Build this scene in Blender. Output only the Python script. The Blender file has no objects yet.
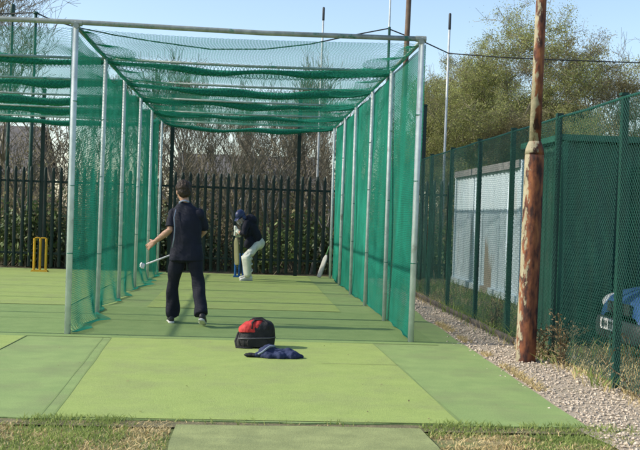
import bpy, bmesh, math, random
import numpy as np
from mathutils import Vector, Matrix, noise
random.seed(7); rng = np.random.default_rng(7)
R = math.radians
scene = bpy.context.scene
col = scene.collection

# ------------------------------------------------------------------ materials
def mat(name, c1, c2=None, scale=6.0, rough=0.7, bump=0.0, bscale=None, metal=0.0, detail=6.0, stretch=None,
        c3=None, s3=2.0, w3=(0.55, 0.7), spec=0.4, lo=0.35, hi=0.65, transl=0.0, fine=0.0, fscale=80):
    m = bpy.data.materials.new(name); m.use_nodes = True
    nt = m.node_tree; N = nt.nodes; L = nt.links
    b = N['Principled BSDF']
    b.inputs['Roughness'].default_value = rough; b.inputs['Metallic'].default_value = metal
    b.inputs['Specular IOR Level'].default_value = spec
    tc = N.new('ShaderNodeTexCoord'); mp = N.new('ShaderNodeMapping'); L.new(tc.outputs['Object'], mp.inputs['Vector'])
    if stretch: mp.inputs['Scale'].default_value = stretch
    c2 = c2 or tuple(x * .75 for x in c1)
    n = N.new('ShaderNodeTexNoise'); n.inputs['Scale'].default_value = scale; n.inputs['Detail'].default_value = detail
    L.new(mp.outputs[0], n.inputs['Vector'])
    r = N.new('ShaderNodeValToRGB'); r.color_ramp.elements[0].position = lo; r.color_ramp.elements[1].position = hi
    r.color_ramp.elements[0].color = (*c2, 1); r.color_ramp.elements[1].color = (*c1, 1)
    L.new(n.outputs['Fac'], r.inputs['Fac'])
    out = r.outputs['Color']
    if c3:
        n3 = N.new('ShaderNodeTexNoise'); n3.inputs['Scale'].default_value = s3; n3.inputs['Detail'].default_value = 8
        n3.inputs['Roughness'].default_value = .65
        L.new(mp.outputs[0], n3.inputs['Vector'])
        r3 = N.new('ShaderNodeValToRGB'); r3.color_ramp.elements[0].position = w3[0]; r3.color_ramp.elements[1].position = w3[1]
        r3.color_ramp.elements[0].color = (0, 0, 0, 1); r3.color_ramp.elements[1].color = (1, 1, 1, 1)
        L.new(n3.outputs['Fac'], r3.inputs['Fac'])
        mx = N.new('ShaderNodeMix'); mx.data_type = 'RGBA'
        L.new(r3.outputs['Color'], mx.inputs['Factor']); L.new(out, mx.inputs['A']); mx.inputs['B'].default_value = (*c3, 1)
        out = mx.outputs['Result']
    if fine:
        nf = N.new('ShaderNodeTexNoise'); nf.inputs['Scale'].default_value = fscale; nf.inputs['Detail'].default_value = 5; nf.inputs['Roughness'].default_value = .75
        L.new(tc.outputs['Object'], nf.inputs['Vector'])
        mr = N.new('ShaderNodeMapRange'); mr.inputs['From Min'].default_value = .3; mr.inputs['From Max'].default_value = .7
        mr.inputs['To Min'].default_value = 1 - fine; mr.inputs['To Max'].default_value = 1 + fine; L.new(nf.outputs['Fac'], mr.inputs['Value'])
        mf = N.new('ShaderNodeMix'); mf.data_type = 'RGBA'; mf.blend_type = 'MULTIPLY'; mf.inputs['Factor'].default_value = 1
        L.new(out, mf.inputs['A']); L.new(mr.outputs['Result'], mf.inputs['B']); out = mf.outputs['Result']
    L.new(out, b.inputs['Base Color'])
    if bump:
        nb = N.new('ShaderNodeTexNoise'); nb.inputs['Scale'].default_value = bscale or scale * 6; nb.inputs['Detail'].default_value = 4
        L.new(mp.outputs[0], nb.inputs['Vector'])
        bp = N.new('ShaderNodeBump'); bp.inputs['Strength'].default_value = bump; bp.inputs['Distance'].default_value = .02
        L.new(nb.outputs['Fac'], bp.inputs['Height']); L.new(bp.outputs[0], b.inputs['Normal'])
    if transl:
        t = N.new('ShaderNodeBsdfTranslucent'); L.new(out, t.inputs['Color'])
        ms = N.new('ShaderNodeMixShader'); ms.inputs[0].default_value = transl
        L.new(b.outputs[0], ms.inputs[1]); L.new(t.outputs[0], ms.inputs[2])
        L.new(ms.outputs[0], N['Material Output'].inputs['Surface'])
    return m

M = {}
M['net'] = mat('net_green', (.018, .375, .255), (.013, .295, .195), 3, .75, transl=.35, c3=(.03, .46, .33), s3=.7, w3=(.5, .7))
M['net_bunch'] = mat('net_bunched', (.008, .26, .165), (.004, .12, .075), 38, .8, .6, 60)
M['fence_wire'] = mat('fence_wire_green', (.007, .078, .056), (.005, .055, .042), 4, .55)
M['fence_post'] = mat('fence_post_green', (.006, .05, .036), (.004, .036, .027), 5, .5)
M['palisade'] = mat('palisade_green', (.006, .024, .021), (.004, .016, .014), 5, .5)
M['steel'] = mat('galvanised_steel', (.66, .72, .70), (.50, .57, .55), 9, .5, metal=.1, c3=(.22, .2, .16), s3=5, w3=(.6, .75))
M['rail'] = mat('weathered_rail', (.34, .37, .34), (.22, .25, .23), 12, .5, metal=.2, c3=(.05, .18, .12), s3=6, w3=(.55, .65))
M['grassground'] = mat('grass_ground', (.17, .20, .07), (.11, .14, .045), 5, .95, .4, 60, c3=(.36, .28, .14), s3=1.3, w3=(.48, .6))
M['soil'] = mat('soil_scrub', (.15, .13, .075), (.09, .085, .045), 2, .95, .5, 30, c3=(.24, .18, .11), s3=3)
M['mat_green'] = mat('turf_green', (.25, .342, .115), (.21, .30, .10), 4.0, .95, .25, 160, c3=(.20, .245, .10), s3=1.1, w3=(.48, .72), fine=.20)
M['mat_band'] = mat('turf_band', (.215, .305, .10), (.18, .27, .085), 4.0, .95, .25, 160, c3=(.20, .275, .09), s3=.6, fine=.2)
M['mat_lime'] = mat('turf_lime', (.315, .40, .112), (.27, .352, .095), 4.5, .95, .35, 160, c3=(.26, .31, .11), s3=1.5, w3=(.46, .72), lo=.25, hi=.7, fine=.20)
M['mat_run'] = mat('turf_runup', (.29, .325, .13), (.22, .25, .10), 5, .95, .3, 140, c3=(.17, .20, .085), s3=1.5, fine=.2)
M['seam'] = mat('turf_seam', (.20, .275, .09), (.17, .24, .078), 3, .95)
M['earth_edge'] = mat('earth_edge', (.20, .175, .09), (.12, .11, .055), 14, .95, .5, 60)
M['gravel'] = mat('gravel_bed', (.54, .45, .34), (.30, .25, .185), 60, .95, .6, 120, c3=(.25, .22, .13), s3=2.2, w3=(.55, .7))
M['pebble'] = mat('pebble', (.68, .575, .45), (.26, .21, .155), 32, .85, lo=.32, hi=.68)
M['blade'] = mat('grass_blade', (.33, .40, .12), (.23, .30, .08), 3, .8, transl=.4)
M['straw'] = mat('straw', (.64, .51, .26), (.46, .36, .17), 4, .85, transl=.2)
M['kerb'] = mat('kerb_board', (.17, .145, .12), (.10, .09, .075), 9, .9, .3)
M['rustpole'] = None
M['container'] = None
M['shedgreen'] = mat('shed_green', (.010, .068, .043), (.007, .05, .032), 2.5, .55, c3=(.03, .06, .04), s3=3)
M['shedtrim'] = mat('shed_trim', (.02, .11, .07), (.012, .08, .05), 4, .5)
M['bark'] = mat('bark', (.25, .23, .18), (.15, .13, .10), 7, .95, .5)
M['birch'] = mat('pale_bark', (.42, .40, .34), (.18, .16, .13), 6, .9, .3)
M['twig'] = mat('twig', (.23, .20, .135), (.13, .115, .08), 3, .9)
M['twig_red'] = mat('bramble_twig', (.30, .25, .15), (.16, .135, .08), 3, .9)
M['leaf_bud'] = mat('leaf_budding', (.37, .40, .13), (.25, .265, .09), 1.2, .7, transl=.3)
M['leaf_olive'] = mat('leaf_olive', (.30, .27, .125), (.20, .18, .085), 1.2, .7, transl=.25)
M['leaf_ivy'] = mat('leaf_ivy', (.19, .26, .08), (.09, .135, .045), 2.5, .6, transl=.2)
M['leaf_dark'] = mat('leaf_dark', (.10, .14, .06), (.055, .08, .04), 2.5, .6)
M['brick'] = mat('house_wall', (.20, .16, .12), (.15, .12, .09), 3, .9)
M['roof'] = mat('house_roof', (.16, .15, .14), (.12, .11, .105), 3, .9)
M['glass'] = mat('dark_glass', (.03, .04, .05), (.02, .025, .03), 2, .1)
M['white'] = mat('white_paint', (.72, .73, .72), (.6, .6, .6), 6, .5)
M['darkmetal'] = mat('dark_metal', (.035, .04, .045), (.02, .025, .03), 6, .5)
M['mastgrey'] = mat('mast_grey', (.52, .55, .56), (.40, .43, .44), 6, .5)
M['mastgreen'] = mat('mast_green', (.02, .07, .055), (.015, .05, .04), 6, .5)
M['mastrust'] = mat('mast_rust', (.15, .105, .07), (.085, .055, .038), 6, .8)
M['cable'] = mat('cable', (.03, .035, .033), (.02, .02, .02), 3, .6)
M['yellow'] = mat('yellow_plastic', (.62, .36, .02), (.55, .30, .015), 6, .4)
M['blueplastic'] = mat('blue_plastic', (.015, .12, .36), (.01, .09, .28), 6, .4)
M['navy'] = mat('navy_cloth', (.0075, .009, .021), (.005, .006, .014), 9, .85, .2, 30)
M['navy_shirt'] = mat('navy_shirt', (.007, .009, .024), (.0048, .006, .017), 8, .8, .15, 25)
M['piping'] = mat('shirt_piping', (.30, .34, .42), (.2, .24, .32), 9, .8)
M['jacket'] = mat('jacket_cloth', (.022, .034, .092), (.014, .022, .062), 9, .85, .3, 50)
M['skin'] = mat('skin', (.50, .29, .20), (.42, .23, .155), 12, .55)
M['hair'] = mat('hair', (.045, .026, .016), (.022, .013, .009), 40, .6, .5, 90)
M['black'] = mat('black_fabric', (.018, .018, .020), (.010, .010, .011), 12, .75, .3, 60)
M['shoe_zip'] = mat('zip_grey', (.12, .12, .125), (.07, .07, .075), 60, .5)
M['red'] = mat('red_fabric', (.52, .035, .03), (.36, .022, .02), 9, .7, .3, 40)
M['cream'] = mat('cricket_white', (.66, .67, .60), (.52, .53, .47), 9, .7, .25, 30)
M['padwhite'] = mat('pad_white', (.68, .70, .62), (.55, .57, .5), 12, .6)
M['willow'] = mat('willow', (.27, .26, .12), (.2, .19, .085), 5, .55, stretch=(1, 1, .15))
M['greybat'] = mat('grey_bat', (.46, .46, .42), (.34, .34, .3), 6, .6)
M['grip'] = mat('bat_grip', (.10, .24, .10), (.06, .17, .07), 20, .8)
M['helmet'] = mat('helmet_blue', (.028, .042, .115), (.02, .03, .085), 5, .35)
M['shoe'] = mat('shoe_black', (.03, .03, .035), (.02, .02, .022), 9, .5)
M['sole'] = mat('shoe_sole', (.68, .67, .63), (.5, .5, .47), 9, .6)
M['carblue'] = mat('car_blue', (.035, .085, .22), (.032, .078, .20), 3, .22, spec=.6)
M['cardark'] = mat('car_plastic', (.022, .027, .03), (.015, .02, .022), 6, .6)
M['carlamp'] = mat('car_lamp', (.45, .47, .5), (.36, .38, .4), 9, .15, spec=.8)
M['rubber'] = mat('rubber', (.025, .025, .025), (.017, .017, .017), 9, .8)
M['alloy'] = mat('alloy', (.42, .43, .44), (.35, .36, .37), 9, .35, metal=.6)
M['drygreen'] = mat('weed_stem', (.24, .17, .09), (.15, .11, .055), 4, .9)

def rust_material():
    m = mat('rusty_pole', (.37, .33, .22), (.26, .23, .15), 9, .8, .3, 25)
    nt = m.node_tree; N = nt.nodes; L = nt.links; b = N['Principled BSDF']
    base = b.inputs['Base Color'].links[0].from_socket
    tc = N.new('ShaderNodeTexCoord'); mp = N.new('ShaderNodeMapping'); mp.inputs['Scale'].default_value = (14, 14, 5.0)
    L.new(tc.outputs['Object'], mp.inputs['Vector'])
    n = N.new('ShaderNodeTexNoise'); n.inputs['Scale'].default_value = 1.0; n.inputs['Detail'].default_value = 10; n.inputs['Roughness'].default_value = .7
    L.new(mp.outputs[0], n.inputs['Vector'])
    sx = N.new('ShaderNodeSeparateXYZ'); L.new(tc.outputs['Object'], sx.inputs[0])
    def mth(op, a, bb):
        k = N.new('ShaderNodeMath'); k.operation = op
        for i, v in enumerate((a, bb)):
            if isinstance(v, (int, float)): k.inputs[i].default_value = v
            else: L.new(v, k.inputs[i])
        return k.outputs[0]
    side = mth('MULTIPLY', sx.outputs['X'], 2.4)           # rust cover increases from left to right across the shaft
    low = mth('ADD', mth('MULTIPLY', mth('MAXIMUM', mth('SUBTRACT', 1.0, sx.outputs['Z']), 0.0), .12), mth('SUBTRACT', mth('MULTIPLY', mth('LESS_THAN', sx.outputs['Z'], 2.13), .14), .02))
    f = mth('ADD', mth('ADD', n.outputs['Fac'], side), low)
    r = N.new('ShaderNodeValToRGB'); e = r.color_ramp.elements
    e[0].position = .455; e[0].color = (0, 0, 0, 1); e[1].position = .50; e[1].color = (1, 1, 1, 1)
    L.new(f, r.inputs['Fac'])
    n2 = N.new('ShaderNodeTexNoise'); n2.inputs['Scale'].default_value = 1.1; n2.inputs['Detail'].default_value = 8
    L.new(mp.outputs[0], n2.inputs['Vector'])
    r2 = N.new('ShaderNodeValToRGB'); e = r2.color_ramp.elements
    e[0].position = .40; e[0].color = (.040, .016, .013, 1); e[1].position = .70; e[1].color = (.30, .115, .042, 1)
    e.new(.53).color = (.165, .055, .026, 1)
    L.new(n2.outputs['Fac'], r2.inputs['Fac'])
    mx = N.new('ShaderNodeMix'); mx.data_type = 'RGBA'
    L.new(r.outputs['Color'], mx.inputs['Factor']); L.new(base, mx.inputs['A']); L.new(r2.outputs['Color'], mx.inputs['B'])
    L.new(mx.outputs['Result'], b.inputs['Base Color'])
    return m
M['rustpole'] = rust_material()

def container_material():
    m = mat('container_paint', (.62, .73, .78), (.55, .67, .73), 1.6, .55, c3=(.49, .60, .66), s3=4, stretch=(1, 1, .3))
    nt = m.node_tree; N = nt.nodes; L = nt.links; b = N['Principled BSDF']
    base = b.inputs['Base Color'].links[0].from_socket
    tc = N.new('ShaderNodeTexCoord'); mp = N.new('ShaderNodeMapping'); mp.inputs['Scale'].default_value = (2, 2.4, .32)
    L.new(tc.outputs['Object'], mp.inputs['Vector'])
    n = N.new('ShaderNodeTexNoise'); n.inputs['Scale'].default_value = 1.3; n.inputs['Detail'].default_value = 8; n.inputs['Roughness'].default_value = .6
    L.new(mp.outputs[0], n.inputs['Vector'])
    sp = N.new('ShaderNodeSeparateXYZ'); L.new(tc.outputs['Object'], sp.inputs[0])
    def mth(op, a, bb):
        k = N.new('ShaderNodeMath'); k.operation = op
        for i, v in enumerate((a, bb)):
            if isinstance(v, (int, float)): k.inputs[i].default_value = v
            else: L.new(v, k.inputs[i])
        return k.outputs[0]
    near = mth('MAXIMUM', mth('SUBTRACT', 1.0, mth('DIVIDE', mth('ABSOLUTE', mth('SUBTRACT', sp.outputs['Y'], 2.35), 0), .42)), 0.0)
    stain = mth('MULTIPLY', near, mth('MULTIPLY', mth('MAXIMUM', mth('SUBTRACT', 1.5, sp.outputs['Z']), 0.0), .42))
    nf = mth('ADD', n.outputs['Fac'], stain)
    r = N.new('ShaderNodeValToRGB'); e = r.color_ramp.elements
    e[0].position = .60; e[0].color = (0, 0, 0, 1); e[1].position = .72; e[1].color = (.8, .8, .8, 1)
    L.new(nf, r.inputs['Fac'])
    mx = N.new('ShaderNodeMix'); mx.data_type = 'RGBA'
    L.new(r.outputs['Color'], mx.inputs['Factor']); L.new(base, mx.inputs['A']); mx.inputs['B'].default_value = (.30, .20, .11, 1)
    L.new(mx.outputs['Result'], b.inputs['Base Color'])
    return m
M['container'] = container_material()

# ------------------------------------------------------------------ mesh builder
class MB:
    def __init__(s): s.V = []; s.F = []; s.n = 0
    def add(s, v, f):
        v = np.asarray(v, float).reshape(-1, 3)
        s.V.append(v); s.F.append([tuple(int(i) + s.n for i in q) for q in f]) if not isinstance(f, np.ndarray) else s.F.append(f + s.n)
        s.n += len(v)
    def box(s, c, size, rz=0.0, taper=1.0, M4=None):
        x, y, z = [k / 2 for k in size]
        v = np.array([(-x, -y, -z), (x, -y, -z), (x, y, -z), (-x, y, -z), (-x * taper, -y * taper, z), (x * taper, -y * taper, z), (x * taper, y * taper, z), (-x * taper, y * taper, z)])
        if rz:
            ca, sa = math.cos(rz), math.sin(rz); v = np.column_stack((v[:, 0] * ca - v[:, 1] * sa, v[:, 0] * sa + v[:, 1] * ca, v[:, 2]))
        if M4 is not None: v = np.array([(M4 @ Vector(p))[:] for p in v])
        s.add(v + np.array(c), [(0, 3, 2, 1), (4, 5, 6, 7), (0, 1, 5, 4), (1, 2, 6, 5), (2, 3, 7, 6), (3, 0, 4, 7)])
    def tube(s, pts, rad, n=8, cap=True, flat=1.0, ref=None):
        pts = [Vector(p) for p in pts]; k = len(pts)
        if isinstance(rad, (int, float)): rad = [rad] * k
        vs = []; prev = Vector(ref).normalized() if ref else None
        for i, p in enumerate(pts):
            t = (pts[min(i + 1, k - 1)] - pts[max(i - 1, 0)]).normalized()
            if prev is None: prev = t.orthogonal().normalized()
            a = prev - t * prev.dot(t)
            a = a.normalized() if a.length > 1e-6 else t.orthogonal().normalized()
            prev = a; b = t.cross(a)
            for j in range(n):
                th = 2 * math.pi * j / n
                vs.append(p + (a * math.cos(th) + b * math.sin(th) * flat) * rad[i])
        f = [(i * n + j, i * n + (j + 1) % n, (i + 1) * n + (j + 1) % n, (i + 1) * n + j) for i in range(k - 1) for j in range(n)]
        if cap: f += [tuple(range(n - 1, -1, -1)), tuple((k - 1) * n + j for j in range(n))]
        s.add([v[:] for v in vs], f)
    def loft(s, secs, n=16, p=2.0, cap=True):
        # secs: (centre, half-axis a, half-axis b)
        vs = []
        for c, a, b in secs:
            c, a, b = Vector(c), Vector(a), Vector(b)
            for j in range(n):
                th = 2 * math.pi * j / n; cx, sx = math.cos(th), math.sin(th)
                e = 2 / p
                vs.append(c + a * (math.copysign(abs(cx) ** e, cx)) + b * (math.copysign(abs(sx) ** e, sx)))
        k = len(secs)
        f = [(i * n + j, i * n + (j + 1) % n, (i + 1) * n + (j + 1) % n, (i + 1) * n + j) for i in range(k - 1) for j in range(n)]
        if cap: f += [tuple(range(n - 1, -1, -1)), tuple((k - 1) * n + j for j in range(n))]
        s.add([v[:] for v in vs], f)
    def ball(s, c, a, b, d, n=14, m=9):
        c, a, b, d = Vector(c), Vector(a), Vector(b), Vector(d)
        vs = [c - d]
        for i in range(1, m):
            ph = -math.pi / 2 + math.pi * i / m
            for j in range(n):
                th = 2 * math.pi * j / n
                vs.append(c + d * math.sin(ph) + (a * math.cos(th) + b * math.sin(th)) * math.cos(ph))
        vs.append(c + d); f = []
        for j in range(n): f.append((0, 1 + (j + 1) % n, 1 + j))
        for i in range(m - 2):
            for j in range(n):
                f.append((1 + i * n + j, 1 + i * n + (j + 1) % n, 1 + (i + 1) * n + (j + 1) % n, 1 + (i + 1) * n + j))
        for j in range(n): f.append((1 + (m - 2) * n + j, 1 + (m - 2) * n + (j + 1) % n, len(vs) - 1))
        s.add([v[:] for v in vs], f)
    def segs(s, A, B, ra, rb, n=3):
        # many tapered prisms at once
        A = np.asarray(A, float); B = np.asarray(B, float); ra = np.asarray(ra, float); rb = np.asarray(rb, float)
        t = B - A; t /= np.linalg.norm(t, axis=1, keepdims=True) + 1e-9
        h = np.where(np.abs(t[:, 2:3]) > .9, np.array([[1., 0, 0]]), np.array([[0, 0, 1.]]))
        a = np.cross(t, h); a /= np.linalg.norm(a, axis=1, keepdims=True) + 1e-9; b = np.cross(t, a)
        k = len(A); V = np.zeros((k, 2 * n, 3))
        for j in range(n):
            th = 2 * math.pi * j / n; o = a * math.cos(th) + b * math.sin(th)
            V[:, j] = A + o * ra[:, None]; V[:, n + j] = B + o * rb[:, None]
        base = (np.arange(k) * 2 * n)[:, None, None]
        q = np.array([(j, (j + 1) % n, n + (j + 1) % n, n + j) for j in range(n)])
        s.add(V.reshape(-1, 3), (q[None] + base).reshape(-1, 4))
    def quads(s, P, U, W):
        # leaf quads: centre, half vectors
        V = np.stack((P - U, P + W * .9, P + U, P - W * .9), axis=1)
        k = len(P)
        s.add(V.reshape(-1, 3), np.arange(4 * k).reshape(k, 4))
    def strand(s, P, e1, e2, r, n=3):
        # P (k,3) polyline swept with a fixed triangular profile
        k = len(P); V = np.zeros((k, n, 3))
        for j in range(n):
            th = 2 * math.pi * j / n + .5; V[:, j] = P + r * (math.cos(th) * e1 + math.sin(th) * e2)
        i = np.arange(k - 1)[:, None] * n; j = np.arange(n)[None]
        j2 = (j + 1) % n
        f = np.stack((i + j, i + j2, i + n + j2, i + n + j), axis=-1).reshape(-1, 4)
        s.add(V.reshape(-1, 3), f)
    def mesh(s, name, smooth=False):
        me = bpy.data.meshes.new(name)
        V = np.concatenate(s.V); lens = []; idx = []
        for f in s.F:
            if isinstance(f, np.ndarray): lens.append(np.full(len(f), f.shape[1])); idx.append(f.ravel())
            else:
                lens.append(np.array([len(q) for q in f])); idx.append(np.array([i for q in f for i in q]))
        lens = np.concatenate(lens); idx = np.concatenate(idx)
        me.vertices.add(len(V)); me.vertices.foreach_set('co', V.ravel().astype(np.float32))
        me.loops.add(len(idx)); me.loops.foreach_set('vertex_index', idx.astype(np.int32))
        me.polygons.add(len(lens)); st = np.concatenate(([0], np.cumsum(lens)[:-1]))
        me.polygons.foreach_set('loop_start', st.astype(np.int32)); me.polygons.foreach_set('loop_total', lens.astype(np.int32))
        me.polygons.foreach_set('use_smooth', np.full(len(lens), bool(smooth)))
        me.update(calc_edges=True); me.validate()
        return me
    def build(s, name, m, parent=None, smooth=False, loc=None):
        me = s.mesh(name, smooth); me.materials.append(m)
        o = bpy.data.objects.new(name, me); col.objects.link(o)
        if parent is not None:
            o.parent = parent
        if loc is not None: o.location = loc
        return o

def tag(o, label=None, cat=None, group=None, kind=None):
    if label: o['label'] = label
    if cat: o['category'] = cat
    if group: o['group'] = group
    if kind: o['kind'] = kind
    return o
def thing(name, label, cat, loc=(0, 0, 0), rz=0.0, group=None):
    o = bpy.data.objects.new(name, None); col.objects.link(o); o.location = loc; o.rotation_euler = (0, 0, rz); o.empty_display_size = .2
    return tag(o, label, cat, group)
def copy_tree(o, parent=None):
    c = o.copy(); col.objects.link(c); c.parent = parent
    for ch in list(o.children): copy_tree(ch, c)
    return c
def off(P, c): return tuple(a - b for a, b in zip(P, c))
def fused(mb, name, m, parent, voxel=.008, smooth=6, wrinkle=0.0, wscale=9.0, loc=None, keep=None):
    """union all closed shapes of mb into one continuous surface"""
    me = mb.mesh(name); o = bpy.data.objects.new(name + '_tmp', me); col.objects.link(o)
    md = o.modifiers.new('r', 'REMESH'); md.mode = 'VOXEL'; md.voxel_size = voxel; md.adaptivity = 0
    if smooth:
        sm = o.modifiers.new('s', 'SMOOTH'); sm.iterations = smooth; sm.factor = .5
    dg = bpy.context.evaluated_depsgraph_get()
    me2 = bpy.data.meshes.new_from_object(o.evaluated_get(dg)); me2.name = name
    bpy.data.objects.remove(o); bpy.data.meshes.remove(me)
    if wrinkle:
        k = len(me2.vertices)
        nrm = np.empty(k * 3, np.float32); me2.vertices.foreach_get('normal', nrm); nrm = nrm.reshape(-1, 3)
        co = np.empty(k * 3, np.float32); me2.vertices.foreach_get('co', co); co = co.reshape(-1, 3)
        d = np.array([noise.noise(Vector((p[0] * wscale, p[1] * wscale, p[2] * wscale * .6))) + .5 * noise.noise(Vector((p[0] * wscale * 2.3, p[1] * wscale * 2.3, p[2] * wscale * 1.2 + 5))) for p in co])
        co = co + nrm * (d * wrinkle)[:, None]
        me2.vertices.foreach_set('co', co.astype(np.float32).ravel())
    me2.polygons.foreach_set('use_smooth', np.ones(len(me2.polygons), bool))
    me2.materials.clear(); me2.materials.append(m); me2.update()
    o = bpy.data.objects.new(name, me2); col.objects.link(o); o.parent = parent
    if loc is not None: o.location = loc
    return o

# ------------------------------------------------------------------ camera, sun and sky
F, HC = 1000.0, 1.42
ra, rp, rr = math.atan(.0734), math.atan(.0096), .033
d = Vector((math.sin(ra) * math.cos(rp), math.cos(ra) * math.cos(rp), -math.sin(rp)))
r0 = Vector((math.cos(ra), -math.sin(ra), 0)); u0 = r0.cross(d)
rx = r0 * math.cos(rr) + u0 * math.sin(rr); ux = u0 * math.cos(rr) - r0 * math.sin(rr)
cam = bpy.data.cameras.new('camera'); co_ = bpy.data.objects.new('camera', cam); col.objects.link(co_)
co_.matrix_world = Matrix(((rx.x, ux.x, -d.x, 0), (rx.y, ux.y, -d.y, 0), (rx.z, ux.z, -d.z, HC), (0, 0, 0, 1)))
cam.sensor_width = 36; cam.lens = F / 640 * 36; cam.clip_end = 2000; cam.clip_start = .1
scene.camera = co_
EL = R(34); AZ = R(-90)
sun = bpy.data.lights.new('sun', 'SUN'); sun.energy = 5.0; sun.angle = R(.53); sun.color = (1.0, .93, .80)
so = bpy.data.objects.new('sun', sun); col.objects.link(so); so.location = (-20, 5, 20)
sd = Vector((math.sin(AZ) * math.cos(EL), math.cos(AZ) * math.cos(EL), math.sin(EL)))
so.rotation_euler = (-sd).to_track_quat('-Z', 'Y').to_euler()
w = bpy.data.worlds.new('World'); scene.world = w; w.use_nodes = True
nt = w.node_tree; bg = nt.nodes['Background']; sky = nt.nodes.new('ShaderNodeTexSky'); sky.sky_type = 'NISHITA'
sky.sun_disc = False; sky.sun_elevation = EL; sky.sun_rotation = AZ; sky.air_density = 1.0; sky.dust_density = 1.0; sky.ozone_density = 1.2
tint = nt.nodes.new('ShaderNodeMix'); tint.data_type = 'RGBA'; tint.blend_type = 'MULTIPLY'; tint.inputs['Factor'].default_value = 1
nt.links.new(sky.outputs[0], tint.inputs['A']); tint.inputs['B'].default_value = (1.62, 1.6, 1.58, 1)
nt.links.new(tint.outputs['Result'], bg.inputs[0]); bg.inputs[1].default_value = .145
scene.view_settings.view_transform = 'Standard'; scene.view_settings.look = 'None'; scene.view_settings.exposure = 0
scene.render.engine = 'CYCLES'
scene.cycles.max_bounces = 6; scene.cycles.diffuse_bounces = 3; scene.cycles.transparent_max_bounces = 6
scene.cycles.use_denoising = True
scene.cycles.filter_width = 2.0
scene.cycles.sample_clamp_indirect = 6

# ------------------------------------------------------------------ ground
def sheet(name, x0, x1, y0, y1, z, m, jit=0.0, n=1):
    mb = MB(); nx = max(1, int((x1 - x0) / .25)) if jit else 1
    pts = []
    if jit:
        per = []
        for i in range(nx): per.append((x0 + (x1 - x0) * i / nx, y0, 0, 1))
        ny = max(1, int((y1 - y0) / .25))
        for i in range(ny): per.append((x1, y0 + (y1 - y0) * i / ny, 1, 0))
        for i in range(nx): per.append((x1 - (x1 - x0) * i / nx, y1, 0, 1))
        for i in range(ny): per.append((x0, y1 - (y1 - y0) * i / ny, 1, 0))
        for a, b, jx, jy in per:
            q = noise.noise(Vector((a * 1.7, b * 1.7, z * 100))) * jit + noise.noise(Vector((a * .4, b * .4, 3))) * jit
            pts.append((a + jx * q, b + jy * q, z))
        mb.add(pts, [tuple(range(len(pts)))])
    else:
        mb.add([(x0, y0, z), (x1, y0, z), (x1, y1, z), (x0, y1, z)], [(0, 1, 2, 3)])
    return tag(mb.build(name, m), kind='structure')
g = MB(); 
gx = [-250, -60, -20, -9, -4, 0, 4, 9, 20, 60, 250]
g.add([(x, y, -.022) for y in (-60, -5, 3, 6, 9, 24, 40, 80, 600) for x in gx], [(j * 11 + i, j * 11 + i + 1, (j + 1) * 11 + i + 1, (j + 1) * 11 + i) for j in range(8) for i in range(10)])
tag(g.build('ground', M['grassground']), kind='structure')
sheet('scrub_ground', -30, 30, 23.3, 60, -.017, M['soil'])
sheet('verge_ground', 3.28, 14, 5, 23.2, -.014, M['soil'], .1)
# the artificial turf: slightly trapezoid right edge (2.45 at the front, 2.72 further back)
mb = MB()
edge = [(2.42 + .022 * (y - 6.8) + .05 * noise.noise(Vector((y * .9, 2, 1))), y) for y in np.arange(6.82, 23.0, .3)]
front = [(x, 6.82 + .035 * noise.noise(Vector((x * 1.3, 4, 1))) + .02 * noise.noise(Vector((x * 6, 4, 1)))) for x in np.arange(-9, 2.42, .08)]
pts = [(x, y, 0.0) for x, y in front] + [(x, y, 0.0) for x, y in edge] + [(2.76, 23.2, 0), (-9, 23.2, 0)]
low = [(x, y, -.024) for x, y, z in pts]; k = len(pts)
mb.add(pts + low, [tuple(range(k))] + [(i, k + i, k + (i + 1) % k, (i + 1) % k) for i in range(k)])
tag(mb.build('turf_surface', M['mat_green']), kind='structure')
sheet('turf_cross_band', -9, 2.2, 11.12, 14.66, .004, M['mat_band'], .015)
def lane(name, xa, xb, xc, xd, y0, y1, z, m):
    mb = MB(); L_ = []; Rr = []
    for t in np.linspace(0, 1, 40):
        y = y0 + (y1 - y0) * t
        L_.append((xa + (xc - xa) * t + .012 * noise.noise(Vector((y * .8, xa, 1))), y, z)); Rr.append((xb + (xd - xb) * t + .012 * noise.noise(Vector((y * .8, xb, 7))), y, z))
    mb.add(L_ + Rr, [(i, 40 + i, 41 + i, i + 1) for i in range(39)])
    return tag(mb.build(name, m), kind='structure')
lane('lime_lane_front', -1.27, 1.54, -1.45, 1.46, 6.845, 11.11, .004, M['mat_lime'])
lane('lime_lane_batting', -1.42, 1.43, -1.42, 1.43, 14.67, 22.9, .008, M['mat_lime'])
lane('lime_lane_adjoining_front', -5.3, -2.42, -5.3, -2.36, 6.86, 11.11, .004, M['mat_lime'])
lane('lime_lane_adjoining_batting', -5.4, -2.5, -5.4, -2.5, 14.67, 22.9, .008, M['mat_lime'])
sheet('run_up_mat', -.43, 1.22, 2.0, 6.70, -.003, M['mat_run'], .03)
sheet('earth_gap', -2.8, 2.4, 6.64, 6.86, -.010, M['earth_edge'], .03)
# seams of the turf strips
for i, (x0, x1, y, th) in enumerate(((.75, 1.5, 9.52, .012), (-9, 2.2, 12.9, .014), (-9, 2.2, 16.6, .014), (-6, 2.3, 19.4, .014))):
    sheet('turf_seam', x0, x1, y, y + th, .0095, M['mat_run'] if i == 0 else M['mat_band'])
for xa, xb, z in ((-1.27, -1.45, .0055), (1.53, 1.45, .0055), (-1.36, -1.54, .0015), (-2.43, -2.37, .0055)):
    lane('turf_seam', xa, xa + .014, xb, xb + .014, 6.88, 11.1, z, M['seam'])
sheet('gravel_path', 2.35, 3.24, 4.5, 23.1, -.007, M['gravel'], .08)
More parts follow.
